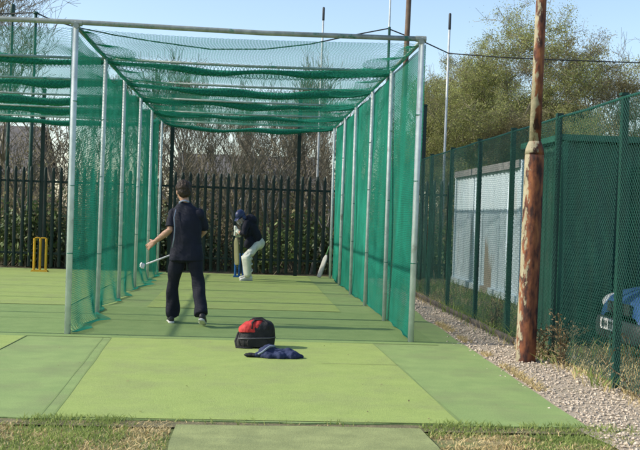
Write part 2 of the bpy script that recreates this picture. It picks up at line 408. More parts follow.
# pebbles on the path
mb = MB(); n = 7000
X = rng.uniform(2.4, 3.25, n); Y = 5.2 + rng.beta(1.0, 2.0, n) * 16
keep = X > 2.44 + .022 * (Y - 6.8); X, Y = X[keep], Y[keep]
extra = 700; X = np.concatenate((X, rng.uniform(3.2, 3.6, extra), rng.uniform(2.35, 2.6, 120))); Y = np.concatenate((Y, rng.uniform(6, 11, extra), rng.uniform(6.4, 12, 120)))
k = len(X); rad = .005 + .011 * rng.beta(1.2, 3, k) * 1.9 * (1 + (Y - 5) * .03)
o6 = np.array([(1, 0, 0), (0, 1, 0), (-1, 0, 0), (0, -1, 0), (0, 0, 1), (0, 0, -1.)])
f8 = np.array([(0, 1, 4), (1, 2, 4), (2, 3, 4), (3, 0, 4), (1, 0, 5), (2, 1, 5), (3, 2, 5), (0, 3, 5)])
V = o6[None] * rad[:, None, None] * rng.uniform(.6, 1.3, (k, 6, 1)) * np.array([1, 1, .7])
th = rng.uniform(0, 6.28, k); c, s_ = np.cos(th)[:, None], np.sin(th)[:, None]
V = np.stack((V[..., 0] * c - V[..., 1] * s_, V[..., 0] * s_ + V[..., 1] * c, V[..., 2]), -1)
V += np.stack((X, Y, -.007 + rad * .35), -1)[:, None]
mb.add(V.reshape(-1, 3), (f8[None] + (np.arange(k) * 6)[:, None, None]).reshape(-1, 3))
tag(mb.build('gravel', M['pebble']), 'loose pale pinkish gravel stones strewn along the path beside the mesh fence', 'gravel', kind='stuff')

n = 90; X = rng.uniform(-3, 2.4, n); Y = 6.9 + rng.beta(1, 2.2, n) * 14; P_ = np.stack((X, Y, np.full(n, .014)), -1); th = rng.uniform(0, 6.28, n); sz = rng.uniform(.006, .016, n)[:, None]
mb = MB(); mb.quads(P_, np.stack((np.cos(th), np.sin(th), rng.normal(0, .2, n)), -1) * sz, np.stack((-np.sin(th), np.cos(th), rng.normal(0, .2, n)), -1) * sz * .6)
tag(mb.build('fallen_leaves', M['drygreen']), 'tiny brown leaf litter scattered over the turf', 'leaf litter', kind='stuff')

def blades(name, P, h, m, label, cat, lean=.5, wd=.0035):
    k = len(P); h = np.asarray(h)
    th = rng.uniform(0, 6.28, k); ln = rng.normal(0, lean, (k, 2)) * h[:, None]
    side = np.stack((np.cos(th), np.sin(th), np.zeros(k)), -1) * wd * rng.uniform(.7, 1.6, (k, 1))
    mid = P + np.concatenate((ln * .35, h[:, None] * .6), 1); tip = P + np.concatenate((ln, h[:, None]), 1)
    V = np.stack((P - side, P + side, mid + side * .7, mid - side * .7, tip), 1)
    b = (np.arange(k) * 5)[:, None]
    mb = MB(); mb.V.append(V.reshape(-1, 3)); mb.n = 5 * k
    mb.F.append(np.array([[0, 1, 2, 3]]) + b); mb.F.append(np.array([[3, 2, 4]]) + b)
    return tag(mb.build(name, m), label, cat, kind='stuff')
def dryness(x, y):
    v = np.array([noise.noise(Vector((a * 1.5 + 3, b * 1.7, 2.2))) + .45 * noise.noise(Vector((a * 5, b * 5, 1))) for a, b in zip(x, y)])
    v += .75 * np.exp(-((x + .62) / .25) ** 2) + .5 * np.exp(-((x - 1.3) / .18) ** 2) + .6 * np.exp(-((y - 6.75) / .1) ** 2) * (x < -1.0) - .6 * np.exp(-((y - 6.86) / .1) ** 2) * np.exp(-((x + .8) / .4) ** 2) + .35 * np.exp(-((x - 2.4) / .3) ** 2)
    return v
n = 70000
X = rng.uniform(-3.4, 3.2, n); Y = 4.6 + rng.uniform(0, 1, n) * 2.3
ok = ~((X > -.45) & (X < 1.24) & (Y < 6.72)) & (Y < 6.86 + .05 * np.sin(X * 9) + .04 * np.sin(X * 23) + .10 * np.exp(-((X + .9) / .35) ** 2)) & ~((X > -.4) & (X < 1.2) & (rng.uniform(0, 1, n) < .8))
ok &= X < 2.75
X, Y = X[ok], Y[ok]; dv = dryness(X, Y)
bare = np.array([noise.noise(Vector((a * 2.2, b * 2.6, 9.1))) for a, b in zip(X, Y)]) > .42
dry = dv + rng.normal(0, .25, len(X)) > .14
P = np.stack((X, Y, np.full(len(X), -.022)), -1)
gsel = ~dry & ~bare; dsel = dry & ~(bare & (rng.uniform(0, 1, len(X)) < .7))
hh = rng.uniform(.014, .036, gsel.sum()) * (1 + .9 * np.exp(-((Y[gsel] - 6.8) / .12) ** 2))
blades('grass', P[gsel], hh, M['blade'], 'short green grass in the strip in front of the turf', 'grass')
blades('dry_grass', P[dsel], rng.uniform(.010, .030, dsel.sum()), M['straw'], 'straw coloured dead grass patches in the strip in front of the turf', 'grass', 1.1)
# weeds along the fence and turf edge
n = 9000
Yw = rng.uniform(5.5, 22, n); Xw = np.where(rng.uniform(0, 1, n) < .75, rng.uniform(3.3, 5.0, n), 3.22 + rng.normal(0, .09, n))
msk = np.array([noise.noise(Vector((a * 1.1, b * .9, 4.4))) for a, b in zip(Xw, Yw)]) + rng.normal(0, .2, n) > .02
Pw = np.stack((Xw, Yw, np.full(n, -.02)), -1)
blades('verge_grass', Pw[msk], rng.uniform(.06, .22, msk.sum()), M['blade'], 'rough green grass and weeds growing at the foot of the mesh fence', 'grass', .6, .006)
blades('verge_dry_grass', Pw[~msk], rng.uniform(.04, .16, (~msk).sum()), M['straw'], 'straw coloured dead grass at the foot of the mesh fence', 'grass', .8, .005)
n = 2600
ye = rng.uniform(6.9, 13.5, n); xe = 2.46 + .022 * (ye - 6.8) + np.abs(rng.normal(0, .05, n))
sel = np.array([noise.noise(Vector((1.0, b * 1.3, 8.8))) for b in ye]) > .06
blades('edge_dry_grass', np.stack((xe, ye, np.full(n, -.012)), -1)[sel], rng.uniform(.02, .07, sel.sum()), M['straw'], 'yellow dead grass creeping along the right edge of the turf', 'grass', .9)

# ------------------------------------------------------------------ nets
def net_strands(mb, uL, vL, step, S, e_n, du, dv, r, ds=.15, phase=0.0):
    e_n, du, dv = [np.array(a, float) for a in (e_n, du, dv)]
    q = step * math.sqrt(2)
    for sgn in (1, -1):
        for c in np.arange(-vL + phase, uL, q):
            t0, t1 = max(0, -c), min(vL, uL - c)
            if t1 - t0 < .02: continue
            t = np.linspace(t0, t1, max(2, int((t1 - t0) * 1.414 / ds) + 1))
            u = c + t; v = t if sgn > 0 else vL - t
            x, y, z = S(u, v)
            e2 = (du - sgn * dv) / math.sqrt(2)
            mb.strand(np.stack((x, y, z), -1), e_n, e2, r)
Y0, BAY, NB = 11.35, 2.24, 5
LB = BAY * NB; XL, XR, HT = -1.96, 1.92, 3.44
YB = Y0 + LB
cage = thing('cricket_net_cage', 'green batting net cage of two bays on galvanised poles over the turf', 'cricket nets', (0, Y0, 0))
CO = (0, Y0, 0)
def wob(u, v, k): return .03 * np.sin(u * 1.3 + k) * np.sin(v * 1.1 + k * 2) + .008 * np.sin(u * 3.7 + k * 3 + v * .8) + .003 * np.sin(u * 8 + v * 3)
def side_surface(x0, inward, flare, scall, k, lift=0.0):
    def S(u, v):
        vl = .38
        f = np.clip(vl - v, 0, None)
        amp = flare * (.45 + .55 * np.sin(u * 1.35 + k) * np.sin(u * .61 + k * .7) + .22 * np.sin(u * 5.2))
        free = np.clip(1 - (v - vl) / 3.06, 0, 1)
        x = x0 - inward * .05 + wob(u, v, k) * (.35 + .65 * np.sin(np.clip(np.pi * (v - vl) / 3.06, 0, np.pi))) + inward * f * amp * 1.6 + inward * amp * .18 * np.exp(-((v - vl) / .25) ** 2)
        b = np.floor(u / BAY); sc = scall * np.where(b >= 1, 1.0, .25) * np.sin(np.pi * (u / BAY)) ** 2 * (.7 + .3 * np.sin(b * 2.1 + k))
        z = .015 + np.clip(v - vl, 0, None) + .03 * f * (1 + np.sin(u * 7)) - sc * np.clip((v - vl) / 3.06, 0, 1) ** 5
        z = np.minimum(z, HT - .02) + lift * np.clip(1 - v, 0, 1)
        return x, u, z
    return S
for nm, x0, inw, fl, sc, k in (('side_net', XL, 1, .50, .22, .3), ('side_net', XR, -1, .10, .07, 1.7), ('side_net', XL - 3.95, 1, .3, .2, 2.9)):
    mb = MB(); net_strands(mb, LB, 3.80, .032 if x0 > -3 else .05, side_surface(x0, inw, fl, sc, k), (1, 0, 0), (0, 1, 0), (0, 0, 1), .0013 if x0 < -3 else (.0020 if x0 < 0 else .0025))
    mb.build(nm, M['net'], cage, smooth=True)
def roof_surface(xa, xb, k):
    def S(u, v):   # u along depth, v across
        x = xa + v; e = v / (xb - xa)
        b = u / BAY; ph = b - np.round(b)
        hump = np.exp(-(ph * BAY / .16) ** 2) * (np.round(b) > .5)
        mid = np.sin(np.pi * np.clip(e, 0, 1)) ** .6
        z = HT - .015 - hump * (.05 + .10 * mid) - .035 * mid * (1 + .4 * np.sin(u * 2.3 + k + v))
        bay_in = np.abs(np.sin(np.pi * b))
        z = z - bay_in * .12 * (np.exp(-(e / .08) ** 2) * np.clip(e / .02, 0, 1) + np.exp(-((1 - e) / .08) ** 2) * np.clip((1 - e) / .02, 0, 1))
        return x + .02 * np.sin(u * 5 + v * 2), u, z
    return S
for xa, xb, k in ((XL, XR, .4), (XL - 3.95, XL, 1.9)):
    mb = MB(); net_strands(mb, LB, xb - xa, .05, roof_surface(xa, xb, k), (0, 0, 1), (0, 1, 0), (1, 0, 0), .0017)
    mb.build('roof_net', M['net'], cage, smooth=True)
# gathered net hanging under every cross bar
def swag(xa, xb, y, k, drop):
    mb = MB(); n = 48; m = 10; vs = []
    for i in range(n + 1):
        e = i / n; x = xa + (xb - xa) * e
        sag = drop * math.sin(math.pi * e ** (.75 + .5 * ((k * .37) % 1))) ** .7 + .018 * math.sin(e * 7.3 + k * 3) * math.sin(math.pi * e) + .02 * math.sin(e * 17 + k) * math.sin(math.pi * e)
        h = (.050 + .018 * ((k * .61) % 1) + .026 * math.sin(e * 9 + k * 2) * math.sin(e * 5 + k)) * (.55 + .45 * math.sin(math.pi * e) ** .5)
        cz = HT - .055 - sag
        for j in range(m):
            th = 2 * math.pi * j / m
            q = 1 + .22 * noise.noise(Vector((x * 4, th * 1.5, k)))
            vs.append((x, y + .035 * math.cos(th) * q, cz + h * math.sin(th) * q))
    mb.add(vs, [(i * m + j, i * m + (j + 1) % m, (i + 1) * m + (j + 1) % m, (i + 1) * m + j) for i in range(n) for j in range(m)])
    # loose net wrapped over the bundle
    for sgn in (1, -1):
        for c in np.arange(0, xb - xa, .05):
            t = np.linspace(0, 1, 7); x = np.clip(xa + c + sgn * t * .14, xa, xb); e = (x - xa) / (xb - xa)
            cz = HT - .055 - drop * np.sin(np.pi * np.clip(e, 0, 1)) ** .7
            a = math.pi * (t * 1.6 + .2)
            P = np.stack((x, y - .05 * np.sin(a), cz + .085 * np.cos(a)), -1)
            mb.strand(P, np.array((1., 0, 0)), np.array((0, 1., 0)), .0025)
    return mb
for xa, xb, k in ((XL + .03, XR - .03, 0), (XL - 3.92, XL - .03, 11)):
    for i in range(1, NB + 1):
        swag(xa, xb, i * BAY + .05, i * 1.7 + k, .03 + .025 * ((i * 7 + k) % 3) + (.05 if i == NB else 0)).build('gathered_net', M['net_bunch'], cage, smooth=True)
# slack net folded down along the side rails in each bay (corner gathers)
for xr, sg in ((XL + .02, 1), (XR - .02, -1)):
    for i in range(NB):
        mb = MB()
        def S(u, v, i=i, sg=sg, xr=xr):
            t = u / BAY; wdt = (.10 + .75 * t ** 1.3) * (1 + .18 * np.sin(u * 7 + i * 2))
            x = xr + sg * (v / .7) * wdt
            z = HT - .03 - .16 * np.sin(np.pi * np.clip(v / .7, 0, 1) * .5) * (.25 + .75 * t) * (1 - .5 * np.clip(v / .7, 0, 1)) + .015 * np.sin(u * 8)
            return x, u + i * BAY, z
        net_strands(mb, BAY, .7, .045, S, (0, 0, 1), (0, 1, 0), (1, 0, 0), .0020, ds=.1, phase=.02)
        mb.build('slack_net_fold', M['net'], cage, smooth=True)
# steelwork
for x in (XL, XR, XL - 3.95):
    for i in range(NB + 1):
        mb = MB(); y = i * BAY; lean = .012 * math.sin(i * 3 + x)
        r_ = .034 if i == 0 else .028
        mb.tube([(x, y, 0), (x + lean * .5, y, 1.7), (x + lean, y, HT + (.05 if i == 0 else 0))], r_, 12)
        p_ = mb.build('post', M['steel'], cage, smooth=True)
        for zz in (.9 + .1 * math.sin(i * 5), 1.75 + .1 * math.sin(i * 3 + x), 2.6):
            mb = MB(); mb.tube([(x, y, zz), (x, y, zz + .009)], r_ + .003, 10); mb.build('net_tie', M['net_bunch'], p_, smooth=True)
    mb = MB(); mb.tube([(x, -.04, HT), (x, LB, HT)], .026, 10); mb.build('side_rail', M['rail'], cage, smooth=True)
mb = MB(); mb.tube([(XL - 3.95, 0, HT + .035), (XL, 0, HT + .045), (.1, 0, HT + .02), (XR, 0, HT + .035)], .03, 10); mb.build('front_rail', M['rail'], cage, smooth=True)
for xa, xb in ((XL, XR), (XL - 3.95, XL)):
    for i in range(1, NB + 1):
        mb = MB(); mb.tube([(xa, i * BAY, HT - .02), ((xa + xb) / 2, i * BAY, HT - .035), (xb, i * BAY, HT - .02)], .019, 8); mb.build('cross_bar', M['rail'], cage, smooth=True)
for x in (XL, XR):
    mb = MB(); mb.tube([(x - .06, 0, HT + .035), (x + .06, 0, HT + .035)], .036, 10); mb.tube([(x, -.045, HT), (x, .05, HT)], .031, 10); mb.build('corner_joint', M['rail'], cage)

# ------------------------------------------------------------------ palisade fence at the back
PY = 22.95
pal = thing('palisade_fence', 'dark green steel palisade fence with pointed pales and tall posts behind the nets', 'fence', (0, PY, 0))
pxs = [-10.4, -7.55, -4.65, -1.75, 1.15, 4.05, 6.6]
for i in range(len(pxs) - 1):
    a, b = pxs[i], pxs[i + 1]
    mb = MB(); x = a + .10
    while x < b - .05:
        h = 2.31 + rng.uniform(-.012, .012); q = .039; dx = rng.normal(0, .004)
        prof = [(-q, .012), (-q * .45, -.012), (q * .45, -.012), (q, .012)]
        v = [(x + px_ + dx * 0, py_, .06) for px_, py_ in prof] + [(x + px_ + dx, py_, h - .11) for px_, py_ in prof] + [(x - q * .75 + dx, .02, h - .02), (x + dx, -.02, h), (x + q * .75 + dx, .02, h - .02)]
        mb.add(v, [(0, 1, 5, 4), (1, 2, 6, 5), (2, 3, 7, 6), (4, 5, 9, 8), (5, 6, 9), (6, 7, 10, 9)])
        x += .172
    mb.build('pale_panel', M['palisade'], pal)
    for z in (.36, 1.98):
        mb = MB(); mb.box(((a + b) / 2, .04, z), (b - a - .06, .035, .05)); mb.build('rail', M['palisade'], pal)
for x in pxs:
    mb = MB(); mb.box((x, .075, 2.04), (.085, .05, 4.08)); mb.box((x, .05, 4.05), (.1, .08, .03)); mb.build('post', M['palisade'], pal)

# ------------------------------------------------------------------ green mesh fence on the right
fen = thing('mesh_fence', 'green wire mesh fence on square posts along the gravel path', 'fence', (3.24, 0, 0))
FH = 2.55
fy = [4.9, 6.7, 8.5, 10.3, 12.1, 13.9, 15.75, 17.55, 19.35, 21.1, 22.85]
for i, y in enumerate(fy):
    mb = MB(); mb.box((.035 * math.sin(i * 4) * .3, y, FH / 2 - .02), (.055, .06, FH + .04)); mb.box((0, y, FH + .012), (.065, .07, .022)); mb.build('post', M['fence_post'], fen)
for i in range(len(fy) - 1):
    a, b = fy[i], fy[i + 1]
    mb = MB(); k = i * 1.3
    def S(u, v, a=a, k=k): return -.04 + .018 * np.sin(u * 2 + k) * np.sin(v * 2.2 + k), a + u, .06 + v + .0 * u
    net_strands(mb, b - a, FH - .08, .037, S, (1, 0, 0), (0, 1, 0), (0, 0, 1), .0022, ds=.5)
    mb.build('mesh_panel', M['fence_wire'], fen, smooth=True)
    mb = MB(); mb.tube([(-.01, a - .03, FH - .02), (-.01, (a + b) / 2, FH - .03), (-.01, b + .03, FH - .02)], .012, 6); mb.build('top_rail', M['fence_wire'], fen)
mb = MB(); mb.box((3.14, 16.0, .02), (.035, 10.4, .10)); tag(mb.build('edging_board', M['kerb']), 'thin weathered edging board along the foot of the mesh fence', 'edging board')

# ------------------------------------------------------------------ rusty pole in front, second pole behind the net
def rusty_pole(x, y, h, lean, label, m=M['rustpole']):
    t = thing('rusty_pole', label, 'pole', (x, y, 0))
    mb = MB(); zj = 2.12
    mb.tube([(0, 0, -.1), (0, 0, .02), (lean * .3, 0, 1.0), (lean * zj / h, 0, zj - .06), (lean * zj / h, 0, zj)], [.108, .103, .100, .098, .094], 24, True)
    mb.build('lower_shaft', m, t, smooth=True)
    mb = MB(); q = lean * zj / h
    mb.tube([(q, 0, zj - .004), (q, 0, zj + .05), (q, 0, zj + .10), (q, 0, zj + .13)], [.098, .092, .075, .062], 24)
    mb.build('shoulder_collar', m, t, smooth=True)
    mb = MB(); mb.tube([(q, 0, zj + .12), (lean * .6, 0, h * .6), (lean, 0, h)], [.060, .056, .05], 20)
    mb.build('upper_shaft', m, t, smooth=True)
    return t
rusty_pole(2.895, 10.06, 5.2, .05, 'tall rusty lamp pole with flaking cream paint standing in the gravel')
rusty_pole(3.05, 20.2, 7.0, .11, 'thinner looking rusty pole rising behind the right side net', M['mastrust'])

# ------------------------------------------------------------------ container, shed
def corrugated(mb, p0, p1, z0, z1, depth, pitch, nrm):
    p0, p1, nrm = Vector(p0), Vector(p1), Vector(nrm); L_ = (p1 - p0).length; k = max(1, int(L_ / pitch)); t = (p1 - p0) / L_; pitch = L_ / k
    pr = []
    for i in range(k):
        for f, o_ in ((0, 0), (.28, 0), (.5, -depth), (.78, -depth)): pr.append(p0 + t * (i + f) * pitch + nrm * o_)
    pr.append(p1)
    v = [(p.x, p.y, z0) for p in pr] + [(p.x, p.y, z1) for p in pr]; n = len(pr)
    mb.add(v, [(i, i + 1, n + i + 1, n + i) for i in range(n - 1)])
cx0, cx1, cy0, cy1, chh = 4.6, 6.95, 16.55, 21.95, 2.48
ct = thing('storage_container', 'pale blue white corrugated storage container with rust streaks behind the mesh fence', 'container', (cx0, cy0, 0))
W_, D_ = cx1 - cx0, cy1 - cy0
for nm, a, b, nn in (('side_wall', (0.02, D_ - .1, 0), (0.02, .1, 0), (-1, 0, 0)), ('end_wall', (.1, .02, 0), (W_ - .1, .02, 0), (0, -1, 0)), ('side_wall', (W_ - .02, .1, 0), (W_ - .02, D_ - .1, 0), (1, 0, 0)), ('end_wall', (W_ - .1, D_ - .02, 0), (.1, D_ - .02, 0), (0, 1, 0))):
    mb = MB(); corrugated(mb, a, b, .16, chh - .14, .036, .27, Vector(nn)); mb.build(nm, M['container'], ct)
for x, y in ((.05, .05), (W_ - .05, .05), (.05, D_ - .05), (W_ - .05, D_ - .05)):
    mb = MB(); mb.box((x, y, chh / 2), (.12, .12, chh - .02)); mb.build('corner_post', M['container'], ct)
M['ctop'] = mat('container_rim', (.26, .25, .24), (.18, .17, .165), 4, .7)
for z, s2 in ((.1, M['container']), (chh - .07, M['ctop'])):
    mb = MB()
    for x in (.0, W_): mb.box((x, D_ / 2, z), (.09, D_ - .13, .13))
    for y in (.0, D_): mb.box((W_ / 2, y, z), (W_ - .13, .09, .13))
    mb.build('frame_rail', s2, ct)
mb = MB(); mb.box((W_ / 2, D_ / 2, chh - .04), (W_ - .1, D_ - .1, .05)); mb.build('roof', M['ctop'], ct)

sh = thing('garden_shed', 'dark green ribbed metal shed behind the mesh fence beside the parked car', 'shed', (3.66, 11.42, 0))
SW, SD, SH = 2.75, 1.55, 2.36
for nm, a, b, nn in (('front_wall', (.04, 0, 0), (SW - .04, 0, 0), (0, -1, 0)), ('side_wall', (0, SD, 0), (0, .04, 0), (-1, 0, 0)), ('side_wall', (SW, .04, 0), (SW, SD, 0), (1, 0, 0)), ('back_wall', (SW, SD, 0), (0, SD, 0), (0, 1, 0))):
    mb = MB(); corrugated(mb, a, b, .03, SH, .02, .17, nn); mb.build(nm, M['shedgreen'], sh)
for q in (0, SW):
    mb = MB(); mb.box((q, 0, SH / 2 + .02), (.07, .07, SH)); mb.build('corner_trim', M['shedtrim'], sh)
mb = MB(); mb.box((SW / 2, SD / 2, SH + .06), (SW + .14, SD + .14, .07)); mb.build('roof', M['shedtrim'], sh)
mb = MB(); mb.box((1.45, -.035, 1.08), (1.0, .03, 2.05)); dr = mb.build('door', M['shedgreen'], sh)
mb = MB(); mb.box((1.06, -.065, 1.05), (.03, .03, .16)); mb.build('handle', M['darkmetal'], dr)
mb = MB(); mb.box((.92, -.03, 1.08), (.045, .035, 2.1)); mb.box((1.98, -.03, 1.08), (.045, .035, 2.1)); mb.build('door_frame', M['fence_post'], sh)

# ------------------------------------------------------------------ parked car behind the fence (nose towards the fence)
car = thing('parked_car', 'blue hatchback parked nose towards the mesh fence in front of the green shed', 'car', (3.90, 10.12, 0))
HWc = .80
def csec(x, hw, zb, zt, rnd=.5):
    pr = []
    for t in np.linspace(0, 1, 15):
        th = math.pi * t; cx_, sx_ = math.cos(th), math.sin(th); e = .42
        pr.append((x, hw * math.copysign(abs(cx_) ** e, cx_), zb + (zt - zb) * (abs(sx_) ** e)))
    return pr
st = [(.0, .50, .30, .50), (.02, .62, .24, .60), (.09, .72, .2, .68), (.22, .77, .19, .74), (.5, .80, .19, .80), (.95, .81, .19, .88), (1.15, .81, .19, .91), (2.0, .82, .19, .93), (3.0, .81, .19, .94), (3.5, .77, .22, .92), (3.66, .70, .3, .85)]
mb = MB(); S_ = [csec(*q) for q in st]; v = [p for q in S_ for p in q]; n = 15
mb.add(v, [(i * n + j, i * n + j + 1, (i + 1) * n + j + 1, (i + 1) * n + j) for i in range(len(st) - 1) for j in range(n - 1)] + [tuple(range(n)), tuple((len(st) - 1) * n + j for j in range(n - 1, -1, -1))] + [(i * n, (i + 1) * n, (i + 1) * n + n - 1, i * n + n - 1) for i in range(len(st) - 1)])
mb.build('body', M['carblue'], car, smooth=True)
gh = [(1.0, .70, .88, .90), (1.55, .64, .9, 1.36), (1.8, .62, .9, 1.43), (2.6, .62, .9, 1.45), (3.2, .60, .9, 1.38), (3.58, .66, .9, .98)]
mb = MB(); S_ = [csec(*q) for q in gh]; v = [p for q in S_ for p in q]
mb.add(v, [(i * n + j, i * n + j + 1, (i + 1) * n + j + 1, (i + 1) * n + j) for i in range(len(gh) - 1) for j in range(n - 1)])
mb.build('windows', M['glass'], car, smooth=True)
mb = MB(); mb.loft([((1.6, 0, 1.40), (0, .58, 0), (0, 0, .03)), ((1.85, 0, 1.455), (0, .58, 0), (0, 0, .025)), ((2.6, 0, 1.475), (0, .57, 0), (0, 0, .025)), ((3.2, 0, 1.405), (0, .56, 0), (0, 0, .03))], 14, 3); mb.build('roof', M['carblue'], car, smooth=True)
for sy in (1, -1):
    mb = MB(); mb.tube([(1.02, sy * .70, .90), (1.6, sy * .615, 1.39)], .035, 8); mb.tube([(2.35, sy * .70, .92), (2.35, sy * .60, 1.42)], .03, 8); mb.tube([(3.55, sy * .66, .95), (3.15, sy * .58, 1.40)], .05, 8); mb.build('window_pillar', M['carblue'], car, smooth=True)
    mb = MB(); mb.ball((.115, sy * .585, .605), (.075, .02 * sy, .02), (-.03, .115 * sy, 0), (.03, 0, .072), 12, 8); mb.build('headlight', M['carlamp'], car, smooth=True)
    mb = MB(); mb.ball((1.3, sy * .87, .98), (.05, 0, 0), (0, .1, 0), (0, 0, .065), 10, 7); mb.build('wing_mirror', M['carblue'], car, smooth=True)
    for xw in (.66, 3.0):
        mb = MB(); mb.tube([(xw, sy * .63, .29), (xw, sy * .655, .29), (xw, sy * .80, .29), (xw, sy * .82, .29)], [.26, .29, .29, .26], 28)
        wh = mb.build('wheel', M['rubber'], car, smooth=False)
        mb = MB(); mb.tube([(xw, sy * .80, .29), (xw, sy * .828, .29)], [.19, .17], 20); mb.build('rim', M['alloy'], wh)
mb = MB(); mb.box((-.012, 0, .56), (.03, .62, .11)); mb.build('grille', M['cardark'], car)
mb = MB(); mb.loft([((.06, -.72, .33), (.05, 0, 0), (0, 0, .10)), ((-.02, -.5, .33), (.06, 0, 0), (0, 0, .115)), ((-.035, 0, .33), (.06, 0, 0), (0, 0, .12)), ((-.02, .5, .33), (.06, 0, 0), (0, 0, .115)), ((.06, .72, .33), (.05, 0, 0), (0, 0, .10))], 12, 3); mb.build('bumper', M['cardark'], car, smooth=True)
mb = MB(); mb.box((-.11, 0, .385), (.012, .52, .115)); pl = mb.build('number_plate', M['white'], car)
mb = MB()
for q in (-.19, -.13, -.06, .0, .085, .14, .195): mb.box((-.1175, q, .385), (.003, .038, .07))
mb.build('plate_characters', M['darkmetal'], pl)

# ------------------------------------------------------------------ stumps, bats, bag, jacket
def stumps(x, y, m, label, sp=.125, h=.72, base=(.36, .16), rz=0.0, nm='plastic_stumps', bails=True):
    t = thing(nm, label, 'stumps', (x, y, .008), rz)
    for q in (-1, 0, 1):
        mb = MB(); mb.tube([(q * sp, 0, .03), (q * sp, 0, h - .03), (q * sp, 0, h - .005), (q * sp, 0, h)], [.026, .026, .024, .015], 14); mb.build('stump', m, t, smooth=False)
    for a in (-1, 1) if bails else ():
        mb = MB(); mb.tube([(a * sp * .5 - .055, 0, h + .008), (a * sp * .5 - .02, 0, h + .008), (a * sp * .5 + .02, 0, h + .008), (a * sp * .5 + .055, 0, h + .008)], [.010, .014, .014, .010], 10); mb.build('bail', m, t)
    mb = MB(); mb.box((0, 0, .018), (base[0], base[1], .036), taper=.92); mb.build('base', m, t)
    return t
stumps(-4.42, 21.95, M['yellow'], 'yellow plastic stumps on a base in front of the palisade fence')
stumps(-.13, 22.0, M['blueplastic'], 'blue plastic stumps standing behind the batsman', .085, .52, (.26, .14), bails=False)

def cricket_bat(mb_blade, mb_handle, top, bot, face, L_handle=.26, wd=.054, th=.02):
    top, bot, face = Vector(top), Vector(bot), Vector(face).normalized(); ax = (bot - top).normalized(); L_ = (bot - top).length
    face = (face - ax * face.dot(ax)).normalized(); sd_ = ax.cross(face)
    s0 = top + ax * L_handle
    mb_blade.loft([(s0 - ax * .03, sd_ * .018, face * .014), (s0 + ax * .02, sd_ * wd * .75, face * th * .9), (s0 + ax * .07, sd_ * wd, face * th), (s0 + ax * (L_ - L_handle) * .6, sd_ * wd, face * th * 1.5), (bot - ax * .04, sd_ * wd, face * th), (bot - ax * .008, sd_ * wd * .85, face * th * .7), (bot, sd_ * wd * .5, face * th * .4)], 16, 3.5)
    mb_handle.tube([top, top + ax * .01, top + ax * (L_handle - .02)], [.014, .0175, .0165], 12)
lb = thing('leaning_bat', 'pale grey cricket bat with green grip leaning against the palisade fence', 'cricket bat', (1.71, 22.6, 0))
a_, b_ = MB(), MB(); cricket_bat(a_, b_, (.20, .24, .72), (-.04, .0, .012), (-.6, -1, .2), .25)
a_.build('blade', M['greybat'], lb, smooth=True); b_.build('handle', M['grip'], lb, smooth=True)

# black holdall with a red top
bag = thing('sports_bag', 'black sports bag with a red top sitting on the lime turf', 'bag', (.135, 10.62, .004), R(6))
mb = MB(); sec = []
for z, wx, wy, dx in ((.0, .185, .125, 0), (.015, .20, .14, 0), (.07, .203, .145, .002), (.14, .195, .14, .010), (.20, .182, .128, .022), (.245, .160, .11, .034), (.268, .125, .08, .040), (.278, .06, .04, .04)):
    sec.append(((dx, 0, z), (wx, 0, 0), (0, wy, 0)))
mb.loft(sec, 28, 2.7)
fused(mb, 'bag_body', M['black'], bag, .007, 2, .012, 9)
mb = MB()
mb.loft([((-.055, -.028, .165), (.135, 0, 0), (0, .108, 0)), ((-.05, -.028, .20), (.136, 0, 0), (0, .104, 0)), ((-.03, -.022, .245), (.118, 0, .006), (0, .09, 0)), ((-.02, -.015, .275), (.085, 0, .01), (0, .065, 0)), ((-.015, -.01, .287), (.03, 0, .004), (0, .025, 0))], 24, 2.6)
fused(mb, 'red_top', M['red'], bag, .005, 3, .007, 16)
mb = MB(); mb.tube([(-.195, -.10, .10), (-.12, -.148, .105), (0, -.152, .108), (.12, -.146, .11), (.20, -.09, .115)], .006, 6); mb.build('zip', M['shoe_zip'], bag, smooth=True)
mb = MB(); mb.loft([((.0, -.150, .06), (.11, 0, 0), (0, 0, .045)), ((.0, -.158, .06), (.105, 0, 0), (0, 0, .04))], 16, 4); mb.build('side_pocket', M['black'], bag)
for sy in (-1, 1):
    mb = MB(); mb.tube([(-.06, sy * .125, .20), (-.055, sy * .10, .262), (-.02, sy * .06, .292), (.06, sy * .05, .298), (.11, sy * .09, .268), (.115, sy * .12, .20)], .008, 8, flat=1.8)
    mb.build('carry_handle', M['black'], bag, smooth=True)
mb = MB(); mb.tube([(-.19, -.06, .16), (-.225, -.09, .07), (-.215, -.12, .012), (-.14, -.16, .008), (-.05, -.165, .01)], .008, 8, flat=1.6); mb.build('shoulder_strap', M['black'], bag, smooth=True)

jk = thing('crumpled_jacket', 'navy blue jacket lying crumpled on the turf in front of the sports bag', 'jacket', (.30, 9.88, .004), R(-4))
mb = MB()
mb.ball((.05, 0, .025), (.20, .02, .01), (0, .13, 0), (0, 0, .062), 26, 12)
mb.ball((-.05, .02, .05), (.09, 0, 0), (0, .10, .01), (.01, 0, .068), 18, 10)
mb.ball((.17, -.03, .025), (.10, 0, 0), (0, .085, 0), (0, 0, .05), 18, 10)
mb.tube([(-.10, -.03, .035), (-.17, -.06, .026), (-.245, -.05, .018), (-.275, -.04, .014)], [.05, .042, .03, .016], 12, flat=.6, ref=(0, 1, 0))
mb.tube([(.18, .05, .025), (.25, .04, .022), (.29, -.02, .018)], [.04, .035, .022], 12, flat=.6, ref=(0, 1, 0))
jb = fused(mb, 'jacket_cloth', M['jacket'], jk, .005, 1, .017, 13)
for v in jb.data.vertices:
    if v.co.z < .003: v.co.z = .003
